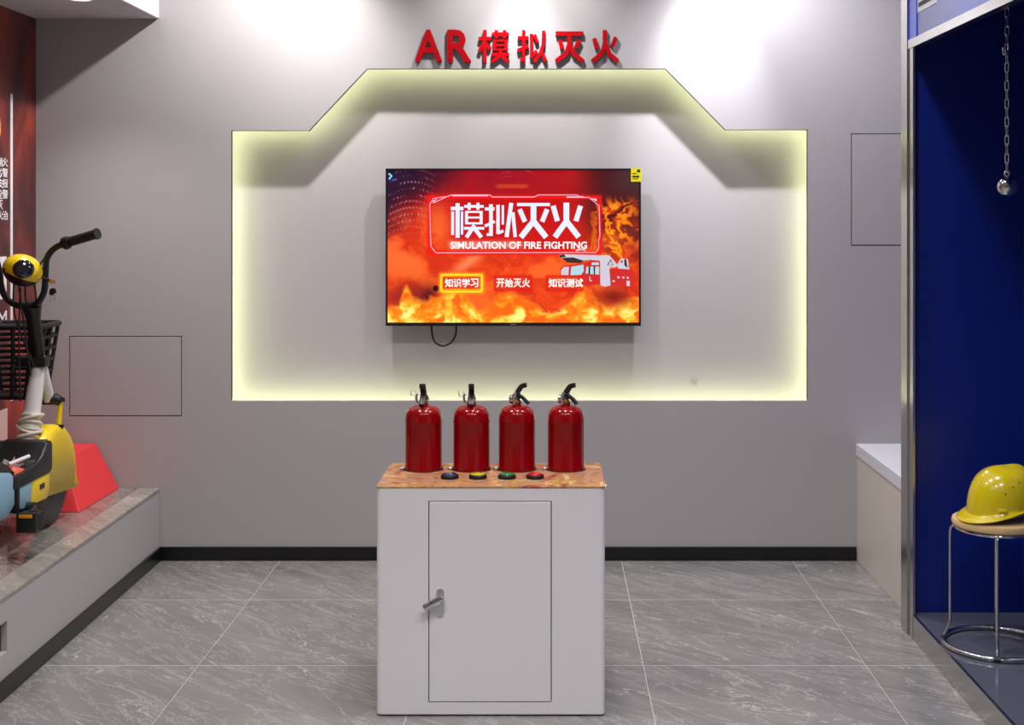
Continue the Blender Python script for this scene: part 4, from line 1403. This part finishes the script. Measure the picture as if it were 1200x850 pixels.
for q in range(8):
    a_ = ringp(bz1 - 0.012, 0.0)
    x = bx0 + 0.02 + (bx1 - bx0 - 0.04) * q / 7
    mb.tube([(x, by0, bz1 - 0.005), (x, by1, bz1 - 0.005)], 0.0045, 6)
for q in range(4):
    y = by0 + 0.05 + 0.055 * q
    mb.tube([(bx0, y, bz1 - 0.004), (bx1, y, bz1 - 0.004)], 0.0045, 6)
mb.build('basket_lid', M['black_plastic'], bike)
MB().box(-2.15, -2.03, 5.29, 5.35, 0.99, 1.03).build('basket_bracket', M['black_plastic'], bike, bevel=0.005)
# footwell tub and side panels
tx0_, tx1_ = -2.165, -1.962
ty0, ty1 = 4.80, 5.185
zt0, zt1 = 0.590, 0.715
mb = MB()
sec = []
# cross-section along Y of the tub: floor, then the curved front upstand
path = [(ty0, 0.622), (ty0 + 0.1, 0.622), (ty1 - 0.13, 0.626), (ty1 - 0.07, 0.645), (ty1 - 0.035, 0.69), (ty1 - 0.02, zt1)]
outer = [(ty1 + 0.004, zt1 + 0.004), (ty1 + 0.006, 0.66), (ty1 + 0.004, zt0 + 0.012), (ty1 - 0.02, zt0), (ty0, zt0)]
mb.prism(path + outer, lambda y, z_, t: (t, y, z_), tx0_ + 0.016, tx1_ - 0.016)
rimside = [(ty0, 0.642), (ty0 + 0.12, 0.642), (ty1 - 0.15, 0.650), (ty1 - 0.09, 0.672), (ty1 - 0.05, 0.712), (ty1 - 0.01, 0.716)] + [(ty1 + 0.006, 0.70), (ty1 + 0.004, zt0 + 0.012), (ty1 - 0.02, zt0), (ty0, zt0)]
mb.prism(rimside, lambda y, z_, t: (t, y, z_), tx1_ - 0.020, tx1_)
mb.prism(rimside, lambda y, z_, t: (t, y, z_), tx0_, tx0_ + 0.020)
mb.build('footwell', M['black_plastic'], bike, bevel=0.006)
yb_ = 5.005
mb = MB().prism([(4.86, 0.592), (yb_, 0.592), (yb_ - 0.02, 0.500), (4.95, 0.497), (4.865, 0.512)], lambda y, z_, t: (t, y, z_), tx0_ + 0.006, tx1_ - 0.005)
mb.build('side_panel', M['bike_blue'], bike, bevel=0.006)
mb = MB().prism([(yb_ + 0.0005, 0.592), (5.175, 0.592), (5.176, 0.53), (5.15, 0.492), (yb_ - 0.019, 0.4995)], lambda y, z_, t: (t, y, z_), tx0_ + 0.006, tx1_ - 0.005)
mb.build('side_panel', M['bike_yellow'], bike, bevel=0.006)
MB().box(tx1_ - 0.0055, tx1_ - 0.003, 5.07, 5.115, 0.542, 0.562).build('panel_sticker', M['ink'], bike, smooth=0)
MB().box(tx1_ - 0.02, tx1_ + 0.002, 4.842, 4.868, 0.50, 0.64).build('panel_strip', M['black_plastic'], bike, bevel=0.006)
mb = MB().prism([(4.838, 0.640), (4.838, 0.53), (4.76, 0.500), (4.50, 0.52), (4.46, 0.66), (4.62, 0.70), (4.80, 0.665)], lambda y, z_, t: (t, y, z_), tx0_, tx1_)
mb.build('rear_body', M['bike_blue'], bike, bevel=0.02)
mb = MB().prism([(4.850, 0.642), (4.855, 0.652), (4.80, 0.690), (4.66, 0.74), (4.55, 0.74), (4.60, 0.69), (4.80, 0.645)], lambda y, z_, t: (t, y, z_), tx0_ + 0.01, tx1_ - 0.01)
mb.build('rear_shroud', M['black_plastic'], bike, bevel=0.012)
# pedal crank
MB().tube([(BXc, 4.95, 0.50), (tx1_ + 0.02, 4.95, 0.50)], 0.022, 12).build('crank_axle', M['black_plastic'], bike)
MB().tube([(tx1_ + 0.022, 4.955, 0.50), (tx1_ + 0.026, 4.86, 0.475)], 0.013, 10).build('crank_arm', M['black_plastic'], bike)
mb = MB()
px0, px1 = tx1_ + 0.012, tx1_ + 0.085
mb.box(px0, px1, 4.80, 4.822, 0.44, 0.512).box(px0, px1, 4.88, 4.90, 0.44, 0.505)
mb.box(px0, px0 + 0.018, 4.822, 4.88, 0.445, 0.505).box(px1 - 0.018, px1, 4.822, 4.88, 0.445, 0.505).box(px0 + 0.03, px1 - 0.03, 4.822, 4.88, 0.455, 0.50)
pe = mb.build('pedal', M['black_plastic'], bike, bevel=0.004)
MB().box(px0 + 0.012, px1 - 0.012, 4.797, 4.7995, 0.495, 0.508).build('pedal_reflector', M['orange'], pe, bevel=0.001)
# seat post, saddle, rear frame, rear fender
MB().tube([(BXc, 4.62, 0.70), (BXc, 4.56, 1.0)], 0.018, 12).build('seat_post', M['black_plastic'], bike)
mb = MB()
v, f = [], []
NS, NR = 14, 16
for i in range(NS + 1):
    t_ = i / NS
    y = 4.79 - 0.30 * t_
    wd = 0.035 + 0.075 * (1 - math.cos(PI * min(1, t_ * 1.3))) / 2
    if i in (0, NS):
        wd *= 0.5
    for j in range(NR):
        a = 2 * PI * j / NR
        v.append((BXc + wd * math.cos(a), y, 1.03 + 0.02 * t_ + (0.045 if math.sin(a) > 0 else 0.035) * math.sin(a) * (0.55 if i in (0, NS) else 1)))
for i in range(NS):
    for j in range(NR):
        f.append((i * NR + j, i * NR + (j + 1) % NR, (i + 1) * NR + (j + 1) % NR, (i + 1) * NR + j))
f += [list(range(NR))[::-1], [NS * NR + j for j in range(NR)]]
mb.add(v, f).build('saddle', M['saddle'], bike, smooth=60)
for sg in (-1, 1):
    MB().tube([(BXc + sg * 0.07, 4.60, 0.62), (BXc + sg * 0.07, 4.36, WZ)], 0.014, 10).build('rear_stay', M['black_plastic'], bike)
mb = MB()
v, f = [], []
for i in range(NA + 1):
    a = math.radians(20 + 140 * i / NA)
    for j in range(NW + 1):
        u = -1 + 2 * j / NW
        r = WR + 0.03 - 0.02 * abs(u) ** 2.6
        v.append(Vector((BXc + u * 0.05, 4.36 + r * math.cos(a), WZ + r * math.sin(a))))
for i in range(NA):
    for j in range(NW):
        q = i * (NW + 1) + j
        f.append((q, q + 1, q + NW + 2, q + NW + 1))
fe2 = mb.add(v, f).build('rear_fender', M['bike_yellow'], bike, smooth=60)
so = fe2.modifiers.new('thickness', 'SOLIDIFY')
so.thickness = 0.004
MB().tube([(BXc - 0.06, 4.62, 0.52), (BXc - 0.13, 4.66, ZP + 0.011)], 0.009, 8).build('kick_stand', M['black_plastic'], bike)

# keys hanging from the lock
kc = Q(61, 330, 5.12)
kk = thing('key_bunch', kc + Vector((0, 0, -0.09)), 'small bunch of dark keys hanging from the bike lock', 'keys')
MB().box(kc.x - 0.012, kc.x + 0.016, kc.y - 0.004, kc.y + 0.004, kc.z - 0.006, kc.z + 0.008).build('key_head', M['tan'], kk, bevel=0.003)
MB().tube([kc + Vector((0.004, 0, -0.012)) + Vector((0.010 * math.cos(a), 0.003 * math.sin(a), -0.004 + 0.012 * math.sin(a))) for a in [2 * PI * q / 14 for q in range(14)]], 0.0014, 6, closed=True).build('split_ring', M['zinc'], kk)
for dx, rz_, ln, mt in ((-0.008, 0.25, 0.055, 'zinc'), (0.010, -0.1, 0.045, 'zinc')):
    top_ = kc + Vector((0.004, -0.003, -0.026))
    bot_ = top_ + Vector((dx, 0, -ln))
    mb = MB().tube([top_.lerp(bot_, 0.45), bot_], 0.0030, 6)
    ky = mb.build('key_blade', M[mt], kk)
    MB().tube([top_, top_.lerp(bot_, 0.12), top_.lerp(bot_, 0.45), top_.lerp(bot_, 0.5)], [0.005, 0.011, 0.011, 0.005], 10, flat=0.4).build('key_bow', M['black_plastic'], kk)

# litter left in the footwell
mb = MB()
pc = Q(14, 556, 4.92)
v = []
rr = random.Random(4)
for i in range(5):
    for j in range(5):
        v.append((-2.060 + 0.020 * i + rr.uniform(-0.004, 0.004), 4.885 + 0.03 * j + rr.uniform(-0.006, 0.006), 0.631 + rr.uniform(0.0, 0.028) * (1 if 0 < i < 4 and 0 < j < 4 else 0.3)))
f = [(i * 5 + j, i * 5 + j + 1, i * 5 + j + 6, i * 5 + j + 5) for i in range(4) for j in range(4)]
pk = mb.add(v, f).build('food_packet', M['packet'], smooth=0)
so = pk.modifiers.new('thickness', 'SOLIDIFY')
so.thickness = 0.002
so.offset = 1
tag(pk, 'crumpled orange packet lying in the bike footwell', 'litter')
tag(MB().tube([(-2.040, 4.955, 0.662), (-1.998, 5.045, 0.676)], [0.008, 0.008], 12).build('paper_tube', M['white']), 'short white tube lying on the orange packet', 'litter')
mb = MB()
v = []
for i in range(6):
    for j in range(4):
        v.append((-2.09 + 0.015 * i + rr.uniform(-0.003, 0.003), 5.005 + 0.022 * j, 0.632 + rr.uniform(0.004, 0.05) * (1 if j in (1, 2) else 0.3)))
f = [(i * 4 + j, i * 4 + j + 1, i * 4 + j + 5, i * 4 + j + 4) for i in range(5) for j in range(3)]
bag = mb.add(v, f).build('plastic_bag', mat('clear_film', rgb(225, 222, 222), 0.15, alpha=0.45), smooth=0)
tag(bag, 'crumpled clear plastic film in the bike footwell', 'litter')
